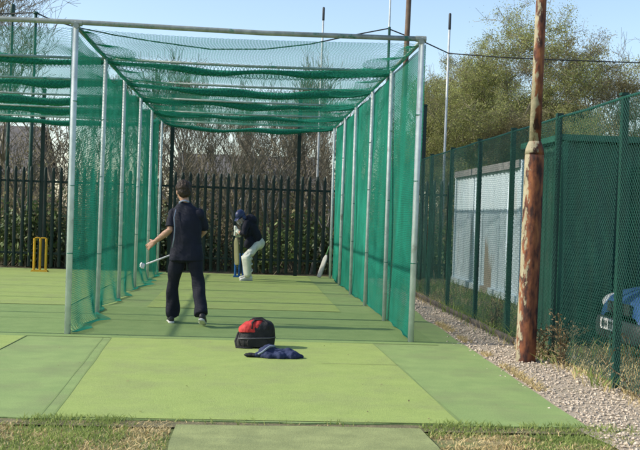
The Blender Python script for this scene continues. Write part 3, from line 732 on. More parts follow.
mb = MB(); mb.tube([(-.14, -.085, .035), (-.10, -.09, .058), (-.06, -.075, .092), (-.03, -.05, .112), (.02, -.045, .118)], .008, 8, flat=1.6); mb.build('piping', M['piping'], jk, smooth=True)
mb = MB(); mb.ball((-.20, -.052, .024), (.085, .01, 0), (0, .038, 0), (0, 0, .022), 14, 8); fused(mb, 'dark_cuff', M['black'], jk, .006, 2, .008, 18)

# ------------------------------------------------------------------ people
def head_shapes(mb, c, fwd, up, s=1.0):
    c, f, u = Vector(c), Vector(fwd).normalized(), Vector(up).normalized(); u = (u - f * u.dot(f)).normalized(); r_ = f.cross(u)
    P = lambda x, y, z: c + (r_ * x + f * y + u * z) * s
    mb.ball(P(0, -.012, .028), r_ * .074 * s, f * .094 * s, u * .088 * s, 20, 14)      # skull
    mb.ball(P(0, .022, -.035), r_ * .062 * s, f * .066 * s, u * .078 * s, 18, 12)      # face
    mb.ball(P(0, .048, -.092), r_ * .035 * s, f * .032 * s, u * .024 * s, 12, 8)       # chin
    mb.loft([(P(0, .08, .012), r_ * .008 * s, f * .01 * s), (P(0, .098, -.018), r_ * .013 * s, f * .014 * s), (P(0, .092, -.032), r_ * .016 * s, f * .012 * s)], 10)   # nose
    mb.ball(P(0, .082, .018), r_ * .05 * s, f * .012 * s, u * .010 * s, 12, 6)         # brow
    mb.ball(P(0, .082, -.060), r_ * .024 * s, f * .010 * s, u * .011 * s, 12, 6)       # lips
    for q in (-1, 1): mb.ball(P(q * .076, -.012, -.012), r_ * .010 * s, f * .020 * s, u * .033 * s, 10, 8)   # ears
    return P, r_, f, u
def hand_shapes(mb, wrist, direc, normal, thumb_side, curl=.5, s=1.0, spread=.06):
    """palm + four fingers + thumb; normal = palm facing, fingers curl towards it"""
    w_, d_, n_ = Vector(wrist), Vector(direc).normalized(), Vector(normal).normalized(); n_ = (n_ - d_ * n_.dot(d_)).normalized(); t_ = Vector(thumb_side); t_ = (t_ - d_ * t_.dot(d_) - n_ * t_.dot(n_)).normalized()
    mb.loft([(w_ - d_ * .01, t_ * .026 * s, n_ * .019 * s), (w_ + d_ * .03 * s, t_ * .036 * s, n_ * .017 * s), (w_ + d_ * .07 * s, t_ * .041 * s, n_ * .014 * s), (w_ + d_ * .092 * s, t_ * .038 * s, n_ * .011 * s)], 14, 2.6)
    for k, (o_, L_, r_) in enumerate(((.030, .072, .0086), (.010, .080, .009), (-.011, .074, .0086), (-.030, .058, .0078))):
        p = w_ + d_ * .085 * s + t_ * o_ * s; di = (d_ + t_ * o_ * spread * 30).normalized(); ang = 0; pts = [p - d_ * .015]; pts.append(p)
        for fr, cu in ((.42, .55), (.33, .9), (.25, .7)):
            ang += curl * cu * (1 + .12 * k); p = p + (di * math.cos(ang) + n_ * math.sin(ang)) * L_ * fr * s; pts.append(p)
        mb.tube(pts, [r_ * s, r_ * 1.03 * s, r_ * .98 * s, r_ * .9 * s, r_ * .72 * s], 10)
    p = w_ + d_ * .025 * s + t_ * .030 * s; dt = (t_ * .75 + d_ * .65 + n_ * .25).normalized(); pts = [p - dt * .012, p]
    for L_, b_ in ((.035, 0), (.028, .35)):
        dt = (dt + d_ * b_ + n_ * curl * .25).normalized(); p = p + dt * L_ * s; pts.append(p)
    mb.tube(pts, [.012 * s, .0115 * s, .0105 * s, .0075 * s], 10)
def shoe(parent, heel, toe, up=(0, 0, 1), m=None, s=1.0):
    h, t, u = Vector(heel), Vector(toe), Vector(up); f = (t - h).normalized(); u = (u - f * u.dot(f)).normalized(); r_ = f.cross(u); L_ = (t - h).length
    P = lambda a, z: h + f * a * L_ + u * z * s
    mb = MB(); mb.loft([(P(0.0, .055), r_ * .022, u * .032), (P(.06, .055), r_ * .036, u * .042), (P(.25, .062), r_ * .040, u * .048), (P(.5, .05), r_ * .044, u * .036), (P(.75, .04), r_ * .048, u * .026), (P(.93, .034), r_ * .040, u * .018), (P(1.0, .03), r_ * .02, u * .01)], 16, 2.4)
    a = mb.build('shoe', m or M['shoe'], parent, smooth=True)
    mb = MB(); mb.loft([(P(-.01, .012), r_ * .026, u * .014), (P(.06, .012), r_ * .038, u * .015), (P(.4, .012), r_ * .038, u * .013), (P(.75, .011), r_ * .050, u * .013), (P(.95, .012), r_ * .040, u * .012), (P(1.02, .014), r_ * .02, u * .009)], 16, 2.6)
    mb.build('sole', M['sole'], a, smooth=True)
    return a

# --- bowler, walking away up the lane
BX, BY = -.73, 12.55
bw = thing('person', 'person in navy shirt and dark trousers walking away with a white ball thrower', 'person', (BX, BY, .004))
def B(x, y, z): return (x - BX, y - BY, z)
Lsh, Lel, Lwr = B(-.925, 12.57, 1.41), B(-.94, 12.49, 1.175), B(-1.135, 12.585, 1.02)
Rsh, Rel, Rwr = B(-.60, 12.53, 1.41), B(-.535, 12.66, 1.16), B(-.735, 12.80, .985)
Lhip, Lkn, Lan = B(-.825, 12.565, .90), B(-.905, 12.66, .475), B(-.905, 12.73, .085)
Rhip, Rkn, Ran = B(-.645, 12.545, .90), B(-.565, 12.53, .475), B(-.515, 12.29, .15)
fw = Vector((-.30, 1, -.05))
mb = MB()
hd, hr, hf, hu = head_shapes(mb, B(-.80, 12.585, 1.66), fw, (-.06, .06, 1), 1.08)
mb.tube([B(-.765, 12.55, 1.44), B(-.775, 12.56, 1.52), B(-.795, 12.575, 1.60)], [.062, .056, .055], 16)
mb.loft([(B(-.735, 12.55, .86), (.15, 0, 0), (0, .10, 0)), (B(-.74, 12.55, 1.05), (.135, 0, 0), (0, .09, 0)), (B(-.755, 12.545, 1.28), (.16, 0, 0), (0, .10, 0)), (B(-.76, 12.55, 1.43), (.14, 0, 0), (0, .08, 0)), (B(-.765, 12.55, 1.49), (.07, 0, 0), (0, .05, 0))], 18)
for a, b_, c, rr_ in ((Lsh, Lel, Lwr, 1), (Rsh, Rel, Rwr, 1)):
    a, b_, c = Vector(a), Vector(b_), Vector(c)
    mb.tube([a + Vector((0, 0, -.035)), a.lerp(b_, .5), b_, b_.lerp(c, .3), b_.lerp(c, .75), c, c + (c - b_).normalized() * .02], [.044, .045, .041, .043, .033, .026, .025], 14)
for a, b_, c in ((Lhip, Lkn, Lan), (Rhip, Rkn, Ran)):
    a, b_, c = Vector(a), Vector(b_), Vector(c)
    mb.tube([a, a.lerp(b_, .5), b_, b_.lerp(c, .35), c], [.085, .075, .055, .055, .038], 14)
ld = Vector(Lwr) - Vector(Lel)
hand_shapes(mb, Lwr, ld.normalized() + Vector((-.1, .1, -.05)), (.3, .75, -.25), (-.1, .5, .9), .28, 1.08, .16)
st0, st1 = Vector(B(-.70, 12.835, .955)), Vector(B(-1.29, 12.72, .715))
sdir = (st1 - st0).normalized()
hand_shapes(mb, Rwr, Vector((-.55, .35, -.35)), (.3, -.25, -.9), (-.5, -.3, .2), 1.15, 1.0)
fused(mb, 'body', M['skin'], bw, .0062, 3)
for q in (-1, 1):
    e = MB(); e.ball(hd(q * .031, .077, .0), hr * .012, hf * .010, hu * .009, 10, 8); e.build('eye', M['white'], bw, smooth=True)
# hair: short, slightly shaggy cap
mb = MB()
mb.ball(hd(0, -.026, .045), hr * .100, hf * .115, hu * .094, 20, 14)
mb.ball(hd(0, -.062, -.005), hr * .088, hf * .070, hu * .080, 18, 12)
for q in (-1, 1): mb.ball(hd(q * .066, .012, .012), hr * .017, hf * .03, hu * .045, 12, 8)
mb.ball(hd(.0, .055, .085), hr * .062, hf * .045, hu * .035, 14, 8)
fused(mb, 'hair', M['hair'], bw, .005, 2, .010, 30)
# shirt (short sleeves, loose hem)
mb = MB()
mb.loft([(B(-.735, 12.55, .80), (.212, -.02, 0), (.01, .135, 0)), (B(-.735, 12.55, .86), (.212, -.02, 0), (.01, .14, 0)), (B(-.74, 12.55, 1.0), (.195, -.02, 0), (.01, .13, 0)), (B(-.75, 12.545, 1.15), (.20, -.02, 0), (.01, .13, 0)), (B(-.758, 12.54, 1.30), (.192, -.02, 0), (.01, .13, 0)), (B(-.762, 12.545, 1.38), (.178, -.02, 0), (.01, .115, 0)), (B(-.765, 12.55, 1.44), (.145, -.015, 0), (.005, .095, 0)), (B(-.768, 12.555, 1.485), (.10, -.01, 0), (.003, .078, 0)), (B(-.77, 12.56, 1.525), (.068, -.005, 0), (0, .064, 0))], 26, 2.1)
for a, b_ in ((Lsh, Lel), (Rsh, Rel)):
    a, b_ = Vector(a), Vector(b_); e_ = a.lerp(b_, .86)
    mb.ball(a + Vector((0, 0, -.035)), (.074, 0, 0), (0, .078, 0), (0, 0, .075), 16, 10); mb.tube([a + (Vector(B(-.76, 12.55, 1.36)) - a) * .5, a + Vector((0, 0, -.035)), a.lerp(b_, .4), e_], [.07, .072, .070, .072], 16)
fused(mb, 'shirt', M['navy_shirt'], bw, .0075, 4, .022, 5.5)
mb = MB(); mb.tube([B(-.835, 12.505, 1.525), B(-.805, 12.485, 1.54), B(-.765, 12.478, 1.545), B(-.72, 12.492, 1.53)], .013, 8, flat=.6); mb.tube([B(-.835, 12.495, 1.51), B(-.84, 12.56, 1.525), B(-.80, 12.63, 1.52)], .012, 8); mb.build('collar', M['piping'], bw, smooth=True)
mb = MB(); mb.tube([B(-.875, 12.455, 1.43), B(-.893, 12.415, 1.33), B(-.88, 12.402, 1.2), B(-.885, 12.418, 1.08), B(-.905, 12.425, .96)], .009, 6, flat=.5); mb.build('back_piping', M['piping'], bw, smooth=True)
# trousers
mb = MB()
mb.loft([(B(-.735, 12.55, 1.0), (.165, 0, 0), (0, .115, 0)), (B(-.735, 12.55, .92), (.19, 0, 0), (0, .135, 0)), (B(-.735, 12.55, .83), (.19, 0, 0), (0, .135, 0)), (B(-.735, 12.55, .78), (.14, 0, 0), (0, .10, 0))], 22, 2.2)
for a, b_, c in ((Lhip, Lkn, Lan), (Rhip, Rkn, Ran)):
    a, b_, c = Vector(a), Vector(b_), Vector(c); e_ = c + (c - b_).normalized() * .0
    mb.tube([a, a.lerp(b_, .4), a.lerp(b_, .8), b_.lerp(c, .1), b_.lerp(c, .5), b_.lerp(c, .85), e_], [.102, .096, .082, .080, .084, .088, .084], 18)
fused(mb, 'trousers', M['navy'], bw, .0085, 3, .026, 5.5)
shoe(bw, B(-.90, 12.63, .0), B(-.94, 12.94, .0))
shoe(bw, B(-.512, 12.19, .095), B(-.50, 12.48, .004), (.12, .3, 1))
# the ball thrower in the hand (a thing of its own)
bt = thing('ball_thrower', 'white plastic stick ball thrower held low by the walking person', 'ball thrower', (BX + st0.x, BY + st0.y, st0.z))
mb = MB(); L_ = (st1 - st0).length; a = Vector((0, 0, 0))
mb.tube([a - sdir * .06, a + sdir * .06, a + sdir * .12, a + sdir * L_ * .6, a + sdir * (L_ - .05)], [.013, .013, .010, .0105, .011], 10); mb.build('shaft', M['white'], bt, smooth=True)
mb = MB(); c = a + sdir * (L_ - .01); up_ = Vector((0, 0, 1)); sd2 = sdir.cross(up_).normalized(); u2 = sd2.cross(sdir)
for i in range(5):
    th = -1.25 + i * .62
    mb.tube([c - sd2 * .03 + (sdir * math.cos(th) + u2 * math.sin(th)) * .028, c + (sdir * math.cos(th) + u2 * math.sin(th)) * .037, c + sd2 * .03 + (sdir * math.cos(th) + u2 * math.sin(th)) * .028], .011, 8)
mb.ball(c, sdir * .026, sd2 * .034, u2 * .026, 12, 8)
fused(mb, 'cup', M['white'], bt, .005, 2)

# --- batsman in a defensive crouch
QX, QY = .1, 21.0
bm = thing('person', 'person in blue helmet and white pads crouched over a bat at the far end', 'person', (QX, QY, .01))
def Q(x, y, z): return (x - QX, y - QY, z)
pel = Q(.255, 21.08, .79); chest = Q(.075, 21.03, 1.13); nk = Q(-.03, 20.99, 1.27)
hc = Q(-.125, 20.94, 1.325); hfw = Vector((-.58, -.58, -.62))
L2s, L2e, L2w = Q(-.005, 20.84, 1.19), Q(-.04, 20.72, .975), Q(-.165, 20.885, 1.015)
R2s, R2e, R2w = Q(.02, 21.20, 1.20), Q(-.06, 21.20, .97), Q(-.165, 20.985, .945)
Fh, Fk, Fa = Q(.245, 20.98, .77), Q(.03, 20.80, .52), Q(.075, 20.86, .09)
Kh, Kk, Ka = Q(.235, 21.18, .76), Q(.06, 21.32, .49), Q(.085, 21.45, .09)
mb = MB(); hp, pr, pf, pu = head_shapes(mb, hc, hfw, (-.6, -.25, 1), 1.06)
mb.tube([chest, nk, Vector(hc) + Vector((.03, .02, -.03))], [.07, .058, .055], 14)
mb.loft([(pel, (.09, 0, .05), (0, .15, 0)), (Q(.16, 21.05, .98), (.085, 0, .04), (0, .14, 0)), (chest, (.09, 0, .05), (0, .165, 0)), (nk, (.04, 0, .02), (0, .06, 0))], 16)
for a, b_, c in ((L2s, L2e, L2w), (R2s, R2e, R2w)): 
    a, b_, c = Vector(a), Vector(b_), Vector(c); mb.tube([a, a.lerp(b_, .5), b_, b_.lerp(c, .4), c], [.05, .046, .04, .04, .028], 12)
for a, b_, c in ((Fh, Fk, Fa), (Kh, Kk, Ka)):
    a, b_, c = Vector(a), Vector(b_), Vector(c); mb.tube([a, a.lerp(b_, .5), b_, b_.lerp(c, .35), c], [.08, .07, .055, .052, .038], 12)
gz = Vector(Q(-.225, 20.92, 1.07)); gz2 = Vector(Q(-.215, 20.925, .965))
hand_shapes(mb, L2w, gz - Vector(L2w), (-.2, .9, 0), (0, 0, 1), 1.2, .95)
hand_shapes(mb, R2w, gz2 - Vector(R2w), (-.5, -.9, 0), (0, 0, 1), 1.2, .95)
fused(mb, 'body', M['skin'], bm, .0065, 3)
for q in (-1, 1):
    e = MB(); e.ball(hp(q * .031, .077, .0), pr * .012, pf * .010, pu * .009, 10, 8); e.build('eye', M['white'], bm, smooth=True)
mb = MB(); mb.ball(hp(0, -.035, .0), pr * .078, pf * .078, pu * .09, 14, 10); fused(mb, 'hair', M['hair'], bm, .008, 2)
mb = MB()
mb.loft([(hp(0, -.015, .0), pr * .096, pf * .118), (hp(0, -.014, .04), pr * .098, pf * .12), (hp(0, -.016, .085), pr * .088, pf * .108), (hp(0, -.018, .12), pr * .062, pf * .078), (hp(0, -.02, .137), pr * .02, pf * .026)], 20)
hl = mb.build('helmet', M['helmet'], bm, smooth=True)
mb = MB(); mb.loft([(hp(0, .085, .032), pr * .085, pu * .008), (hp(0, .135, .018), pr * .068, pu * .006), (hp(0, .16, .008), pr * .035, pu * .004)], 14); mb.build('peak', M['helmet'], hl, smooth=True)
mb = MB()
for zz in (-.015, -.04, -.065, -.09): mb.tube([hp(-.092, .02, zz), hp(-.07, .10, zz), hp(0, .135, zz), hp(.07, .10, zz), hp(.092, .02, zz)], .0035, 6)
for q in (-.07, 0, .07): mb.tube([hp(q, .105 if q else .135, .01), hp(q, .105 if q else .135, -.092)], .0035, 6)
mb.build('face_grille', M['mastgrey'], hl)
for q in (-1, 1):
    mb = MB(); mb.ball(hp(q * .088, .0, -.03), pr * .014, pf * .05, pu * .055, 12, 8); mb.build('ear_guard', M['helmet'], hl, smooth=True)
mb = MB()
mb.loft([(Q(.215, 21.09, .70), (.10, 0, .05), (0, .17, 0)), (Q(.205, 21.08, .77), (.145, 0, .05), (0, .18, 0)), (Q(.205, 21.07, .88), (.125, 0, .06), (0, .18, 0)), (Q(.145, 21.045, 1.01), (.125, 0, .06), (0, .175, 0)), (chest, (.125, 0, .07), (0, .195, 0)), (Q(.01, 21.01, 1.235), (.09, 0, .06), (0, .15, 0)), (Q(-.035, 20.985, 1.28), (.055, 0, .03), (0, .075, 0))], 22, 2.2)
for a, b_, c in ((L2s, L2e, L2w), (R2s, R2e, R2w)):
    a, b_, c = Vector(a), Vector(b_), Vector(c); mb.tube([a.lerp(Vector(chest), .3), a, a.lerp(b_, .5), b_, b_.lerp(c, .5)], [.07, .075, .066, .058, .05], 14)
mb.ball(Q(.085, 20.98, .82), (.10, 0, .03), (0, .16, 0), (-.03, 0, .15), 16, 10)
mb.ball(Q(.04, 21.0, 1.0), (.11, 0, .02), (0, .17, 0), (0, 0, .16), 16, 10)
mb.ball(Q(.09, 21.05, 1.235), (.14, 0, .03), (0, .19, 0), (-.03, 0, .155), 16, 10)
mb.ball(Q(.05, 20.88, .78), (.095, 0, .02), (0, .11, 0), (0, 0, .12), 14, 9)
fused(mb, 'top', M['navy'], bm, .009, 4, .016, 8)
mb = MB()
mb.ball(pel, (.135, 0, .03), (0, .175, 0), (-.03, 0, .14), 18, 12)
for a, b_, c in ((Fh, Fk, Fa), (Kh, Kk, Ka)):
    a, b_, c = Vector(a), Vector(b_), Vector(c); mb.tube([a, a.lerp(b_, .5), b_, b_.lerp(c, .5), c], [.098, .086, .07, .066, .06], 14)
fused(mb, 'trousers', M['cream'], bm, .009, 4, .014, 8)
for (a, b_, c), out in (((Fh, Fk, Fa), Vector((-.55, -.8, 0))), ((Kh, Kk, Ka), Vector((-.85, -.45, 0)))):
    a, b_, c = Vector(a), Vector(b_), Vector(c); ax = (c - b_).normalized(); out = (out - ax * out.dot(ax)).normalized(); sd_ = ax.cross(out)
    mb = MB(); o1 = out * .055
    tp = b_ + (a - b_).normalized() * .14
    mb.loft([(tp + o1, sd_ * .055, out * .022), (b_.lerp(tp, .55) + o1, sd_ * .082, out * .042), (b_ + o1 * 1.15, sd_ * .09, out * .055), (b_.lerp(c, .16) + o1 * 1.05, sd_ * .088, out * .048), (b_.lerp(c, .55) + o1, sd_ * .08, out * .042), (b_.lerp(c, .85) + o1 * 1.0, sd_ * .07, out * .038), (c + o1 * 1.1, sd_ * .06, out * .03)], 18, 2.8)
    pd = mb.build('leg_pad', M['padwhite'], bm, smooth=True)
    mb = MB()
    for f_ in (-.25, .12, .42, .75): 
        e_ = b_.lerp(c, f_) if f_ > 0 else b_.lerp(tp, -f_ * 2)
        mb.tube([e_ + sd_ * .095 + o1 * .6, e_ + sd_ * .07 - out * .055, e_ - out * .085, e_ - sd_ * .07 - out * .055, e_ - sd_ * .095 + o1 * .6], .012, 6)
    mb.build('pad_strap', M['cream'], pd)
shoe(bm, Q(.15, 20.90, .0), Q(-.10, 20.80, .0), m=M['sole'])
shoe(bm, Q(.14, 21.48, .0), Q(-.12, 21.42, .0), m=M['sole'])
for wv, gc in ((L2w, gz), (R2w, gz2)):
    mb = MB(); wv = Vector(wv); dd = (gc - wv).normalized()
    mb.tube([wv - dd * .06, wv, wv + dd * .03], [.04, .046, .042], 12)
    for k in range(4):
        zz = Vector((0, 0, .034 - .022 * k)); sidev = dd.cross(Vector((0, 0, 1)))
        mb.tube([wv + dd * .01 + zz, gc + zz - sidev * .03, gc + dd * .034 + zz, gc + dd * .02 + zz + sidev * .034], [.016, .0165, .0165, .013], 8)
    mb.tube([wv + Vector((0, 0, .03)), gc + Vector((0, 0, .052)) - dd * .02, gc + Vector((0, 0, .05)) + dd * .02], [.015, .0145, .012], 8)
    fused(mb, 'batting_glove', M['padwhite'], bm, .006, 1)
hb = thing('held_bat', 'yellowish willow cricket bat held upright by the crouched batsman', 'cricket bat', (-.20, 20.93, .0))
a_, b_ = MB(), MB(); cricket_bat(a_, b_, (-.018, .006, 1.12), (.03, -.10, .33), (-.55, -.85, .02), .25, .056, .02)
a_.build('blade', M['willow'], hb, smooth=True); b_.build('handle', M['greybat'], hb, smooth=True)

# ------------------------------------------------------------------ trees
def grow(seed, h, spread=.5, levels=5, up=.35, r0_=.09, nb=(3, 5), first=.35, lean=(0, 0), wob_=.12, decay=.62):
    rd = random.Random(seed); T = []; W = []; tips = []
    def rec(p, dr, L_, r_, lv):
        k = 4 if lv < 2 else 3; q = p; kids = []
        for i in range(k):
            dr = (dr + Vector((rd.gauss(0, wob_), rd.gauss(0, wob_), rd.gauss(0, wob_ * .5) + up * .12))).normalized()
            nx = q + dr * L_ / k; ra_ = r_ * (1 - .45 * i / k); rb_ = r_ * (1 - .45 * (i + 1) / k)
            (T if r_ > .022 else W).append((q[:], nx[:], ra_, rb_)); q = nx
            if (i + 1) / k > (first if lv == 0 else .2): kids.append((q.copy(), dr.copy(), rb_))
        if lv >= levels - 1: tips.append(q[:]); 
        if lv >= levels: return
        m = rd.randint(*nb)
        for i in range(m):
            b, bd, br = rd.choice(kids) if i else (q, dr, r_ * .55)
            ax = Vector((rd.gauss(0, 1), rd.gauss(0, 1), rd.gauss(0, .5))).normalized()
            nd = (bd * (1 - spread) + ax * spread + Vector((0, 0, up * .4))).normalized()
            rec(b, nd, L_ * decay * rd.uniform(.75, 1.25), min(br, r_) * .62, lv + 1)
    rec(Vector((0, 0, 0)), Vector((lean[0], lean[1], 1)).normalized(), h * .42, r0_, 0)
    return T, W, tips
def leafset(P, n_each, rad, size, rs):
    g_ = np.random.default_rng(rs); P = np.repeat(np.asarray(P), n_each, 0); k = len(P)
    P = P + g_.normal(0, rad, (k, 3)); a = g_.normal(0, 1, (k, 3)); a /= np.linalg.norm(a, axis=1, keepdims=True)
    b = g_.normal(0, 1, (k, 3)); b -= a * (a * b).sum(1, keepdims=True); b /= np.linalg.norm(b, axis=1, keepdims=True)
    sz = g_.uniform(.6, 1.4, (k, 1)) * size
    return P, a * sz, b * sz * .6
def make_tree(name, label, cat, loc, seed, h, barkm, twigm, leafm=None, leaf=(3, .25, .05), group=None, **kw):
    T, W, tips = grow(seed, h, **kw); t = thing(name, label, cat, loc, 0, group)
    q = h / max(e[1][2] for e in T + W); sc_ = lambda p: (p[0] * q, p[1] * q, p[2] * q)
    T = [(sc_(e[0]), sc_(e[1]), e[2], e[3]) for e in T]; W = [(sc_(e[0]), sc_(e[1]), e[2], e[3]) for e in W]; tips = [sc_(e) for e in tips]
    print('TREE', name, label[:30], len(T), len(W), 'xr', min(e[1][0] for e in W), max(e[1][0] for e in W), 'scale', q)
    mb = MB(); A = [q[0] for q in T]; mb.segs(A, [q[1] for q in T], [q[2] for q in T], [q[3] for q in T], 7); mb.build('trunk', barkm, t, smooth=True)
    mb = MB(); mb.segs([q[0] for q in W], [q[1] for q in W], [max(q[2], .0055) for q in W], [max(q[3], .0045) for q in W], 3)
    cr = mb.build('crown', twigm, t)
    if leafm:
        pts = [q[1] for q in W if q[1][2] < h * .93] + tips
        mb = MB(); mb.quads(*leafset(pts, leaf[0], leaf[1], leaf[2], seed)); mb.build('leaves', leafm, cr)
    return t
def place(t, x, y, rz, s, label, group=None):
    c = copy_tree(t); c.location = (x, y, -.03); c.rotation_euler = (0, 0, rz); c.scale = (s, s, s); c['label'] = label
    if group: c['group'] = group
    return c
BL = 'bare leafless tree in the thicket behind the palisade fence'
GB = 'bare trees behind the palisade'
pa = make_tree('bare_tree', BL, 'tree', (-1.2, 26.5, -.03), 11, 6.2, M['bark'], M['twig'], group=GB, spread=.42, levels=5, up=.5, r0_=.075)
pb = make_tree('bare_tree', BL, 'tree', (.9, 27.5, -.03), 23, 5.6, M['bark'], M['twig'], group=GB, spread=.36, levels=5, up=.7, r0_=.06, wob_=.16)
pc = make_tree('bare_tree', 'pale barked leafless tree forking low behind the middle of the palisade', 'tree', (.05, 25.2, -.03), 5, 5.2, M['birch'], M['twig'], spread=.4, levels=4, up=.55, r0_=.065, wob_=.13)
spots = [(-3.0, 27.2, .95), (-2.2, 29.5, 1.0), (-.4, 29, .95), (1.9, 26.2, .9), (2.6, 29.0, 1.05), (.5, 31.5, 1.05), (-1.6, 33, 1.1), (3.4, 27.0, .95), (-3.9, 31, 1.0), (2.0, 34, 1.15), (4.4, 30.5, 1.0), (-.6, 36, 1.2), (3.6, 36, 1.2), (-3.2, 37, 1.2), (-1.2, 44, 1.3), (1.0, 46, 1.35), (2.6, 43, 1.3), (-2.8, 45, 1.3), (.2, 40, 1.25), (-5.4, 42, 1.3)]
for i, (x, y, s_) in enumerate(((-3.4, 24.6, .8), (-2.3, 25.4, .95), (-1.1, 24.4, .75), (.75, 24.9, .85), (1.6, 24.3, .7), (2.3, 25.2, .95), (-5.2, 25.0, .9), (-.5, 25.9, 1.0), (1.2, 26.1, 1.0))):
    place(pc, x, y, i * 2.1 + .5, s_, 'pale slender sapling right behind the palisade pales', 'pale saplings behind the palisade')
for i, (x, y, s) in enumerate(spots): place(pa if i % 2 else pb, x, y, i * 1.9, s * random.Random(i).uniform(.85, 1.05), BL, GB)
big = make_tree('bare_tree', 'tall bare tree with spreading branches at the far left', 'tree', (-6.9, 27.5, -.03), 41, 9.6, M['bark'], M['twig'], spread=.5, levels=5, up=.3, r0_=.12, nb=(4, 5))
place(big, -8.6, 31, 2.2, .95, 'second tall bare tree behind the one at the far left')
place(pa, -5.4, 29.5, .7, 1.1, 'slim bare tree just right of the tall one at the far left')
place(big, 13.4, 33.5, 4.1, .86, 'bare tree with fine twigs at the far right edge behind the fence')
place(big, 6.2, 38, 1.1, .80, 'bare grey tree behind the left flank of the big budding tree')
kw = dict(spread=.56, levels=6, up=.2, r0_=.10, nb=(3, 5), first=.05)
gt = make_tree('budding_tree', 'broad olive green tree coming into leaf, above the green shed', 'tree', (7.7, 31, -.03), 71, 8.5, M['bark'], M['twig'], M['leaf_bud'], (4, .085, .022), **kw)
gt.rotation_euler = (0, 0, 3.0)
g2 = make_tree('budding_tree', 'brown tinged tree coming into leaf, right behind the green shed', 'tree', (10.4, 30.5, -.03), 72, 7.8, M['bark'], M['twig'], M['leaf_olive'], (4, .085, .022), **kw)
place(gt, 6.4, 29.5, 2.4, .76, 'lower budding tree above the pale container')
place(g2, 7.3, 34, 2.9, .98, 'brown budding tree filling the gap behind the pale container')
place(gt, 11.6, 36, .6, .95, 'budding tree half hidden behind the brown tinged one')

for i, (x, y, q) in enumerate(((5.6, 27.6, .55), (7.1, 27.8, .62), (8.6, 28.2, .60), (10.0, 28.4, .60), (11.4, 28.8, .58), (6.4, 33.5, .78), (9.3, 34.5, .85))):
    place(gt if i % 2 == 0 else g2, x, y, i * 1.3 + .4, q, 'young budding tree filling in the lower part of the tree line right of the nets', 'young budding trees right of the nets')

# undergrowth
def make_shrub(name, label, loc, seed, w_, h, leafm, nleaf, size, twigm, ntw, group=None):
    g_ = np.random.default_rng(seed); t = thing(name, label, 'shrub', loc, 0, group)
    A = np.stack((g_.normal(0, w_ * .2, ntw), g_.normal(0, w_ * .15, ntw), np.zeros(ntw)), -1)
    segA, segB, rA, rB = [], [], [], []; ends = []
    dr = np.stack((g_.normal(0, .45, ntw), g_.normal(0, .4, ntw), np.ones(ntw)), -1); dr /= np.linalg.norm(dr, axis=1, keepdims=True)
    ln = g_.uniform(.5, 1.1, ntw) * h
    for k in range(5):
        B_ = A + dr * (ln / 5)[:, None]; segA.append(A); segB.append(B_); rA.append(np.full(ntw, .011 * (1 - k * .16))); rB.append(np.full(ntw, .011 * (.84 - k * .16)))
        A = B_; dr = dr + g_.normal(0, .28, dr.shape) + np.array([0, 0, -.05 * k]); dr /= np.linalg.norm(dr, axis=1, keepdims=True)
        if k > 0: ends.append(B_)
    mb = MB(); mb.segs(np.concatenate(segA), np.concatenate(segB), np.concatenate(rA), np.concatenate(rB)); st_ = mb.build('stems', twigm, t)
    if nleaf:
        P = np.concatenate(ends); P = P[g_.integers(0, len(P), nleaf)]
        mb = MB(); mb.quads(*leafset(P, 1, .13, size, seed)); mb.build('leaves', leafm, t)
    return t
SG = 'ivy bushes behind the palisade'; SB = 'bramble bushes behind the palisade'
LG = 'low green ivy bush showing between the palisade pales'; LBr = 'brown bramble bush tangled behind the palisade fence'
s1 = make_shrub('ivy_bush', LG, (-5.2, 24.4, -.03), 3, 2.0, 1.7, M['leaf_ivy'], 2600, .055, M['twig'], 60, SG)
s2 = make_shrub('bramble_bush', LBr, (-4.2, 25.2, -.03), 4, 2.4, 2.6, M['leaf_olive'], 900, .05, M['twig_red'], 190, SB)
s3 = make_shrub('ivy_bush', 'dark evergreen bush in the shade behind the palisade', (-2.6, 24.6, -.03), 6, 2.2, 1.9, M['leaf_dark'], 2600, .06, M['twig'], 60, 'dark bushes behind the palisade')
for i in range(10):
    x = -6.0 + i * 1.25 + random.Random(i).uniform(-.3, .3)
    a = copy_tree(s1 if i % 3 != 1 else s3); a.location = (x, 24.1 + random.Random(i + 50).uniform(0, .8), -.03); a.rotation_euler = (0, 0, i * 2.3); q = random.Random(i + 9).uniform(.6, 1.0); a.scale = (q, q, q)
for i in range(13):
    x = -7.0 + i * 1.05 + random.Random(i + 20).uniform(-.3, .3)
    a = copy_tree(s2); a.location = (x, 25.4 + random.Random(i + 70).uniform(0, 2.4), -.03); a.rotation_euler = (0, 0, i * 1.7); q = random.Random(i + 29).uniform(.8, 1.2); a.scale = (q, q, q)
for i, (x, y, q) in enumerate(((6.2, 24.8, 1.0), (5.2, 24.2, .8), (8.5, 27, 1.25), (10.5, 26.5, 1.3), (12.5, 26, 1.3), (7.4, 27.5, 1.3))):
    a = copy_tree(s1 if i < 2 else s2); a.location = (x, y, -.03); a.rotation_euler = (0, 0, i); a.scale = (q, q, q)
    a['label'] = 'leafy bush between the palisade and the pale container' if i < 2 else 'brown bramble bush under the budding trees'; a['group'] = 'bushes beyond the container' if i < 2 else 'brambles under the budding trees'
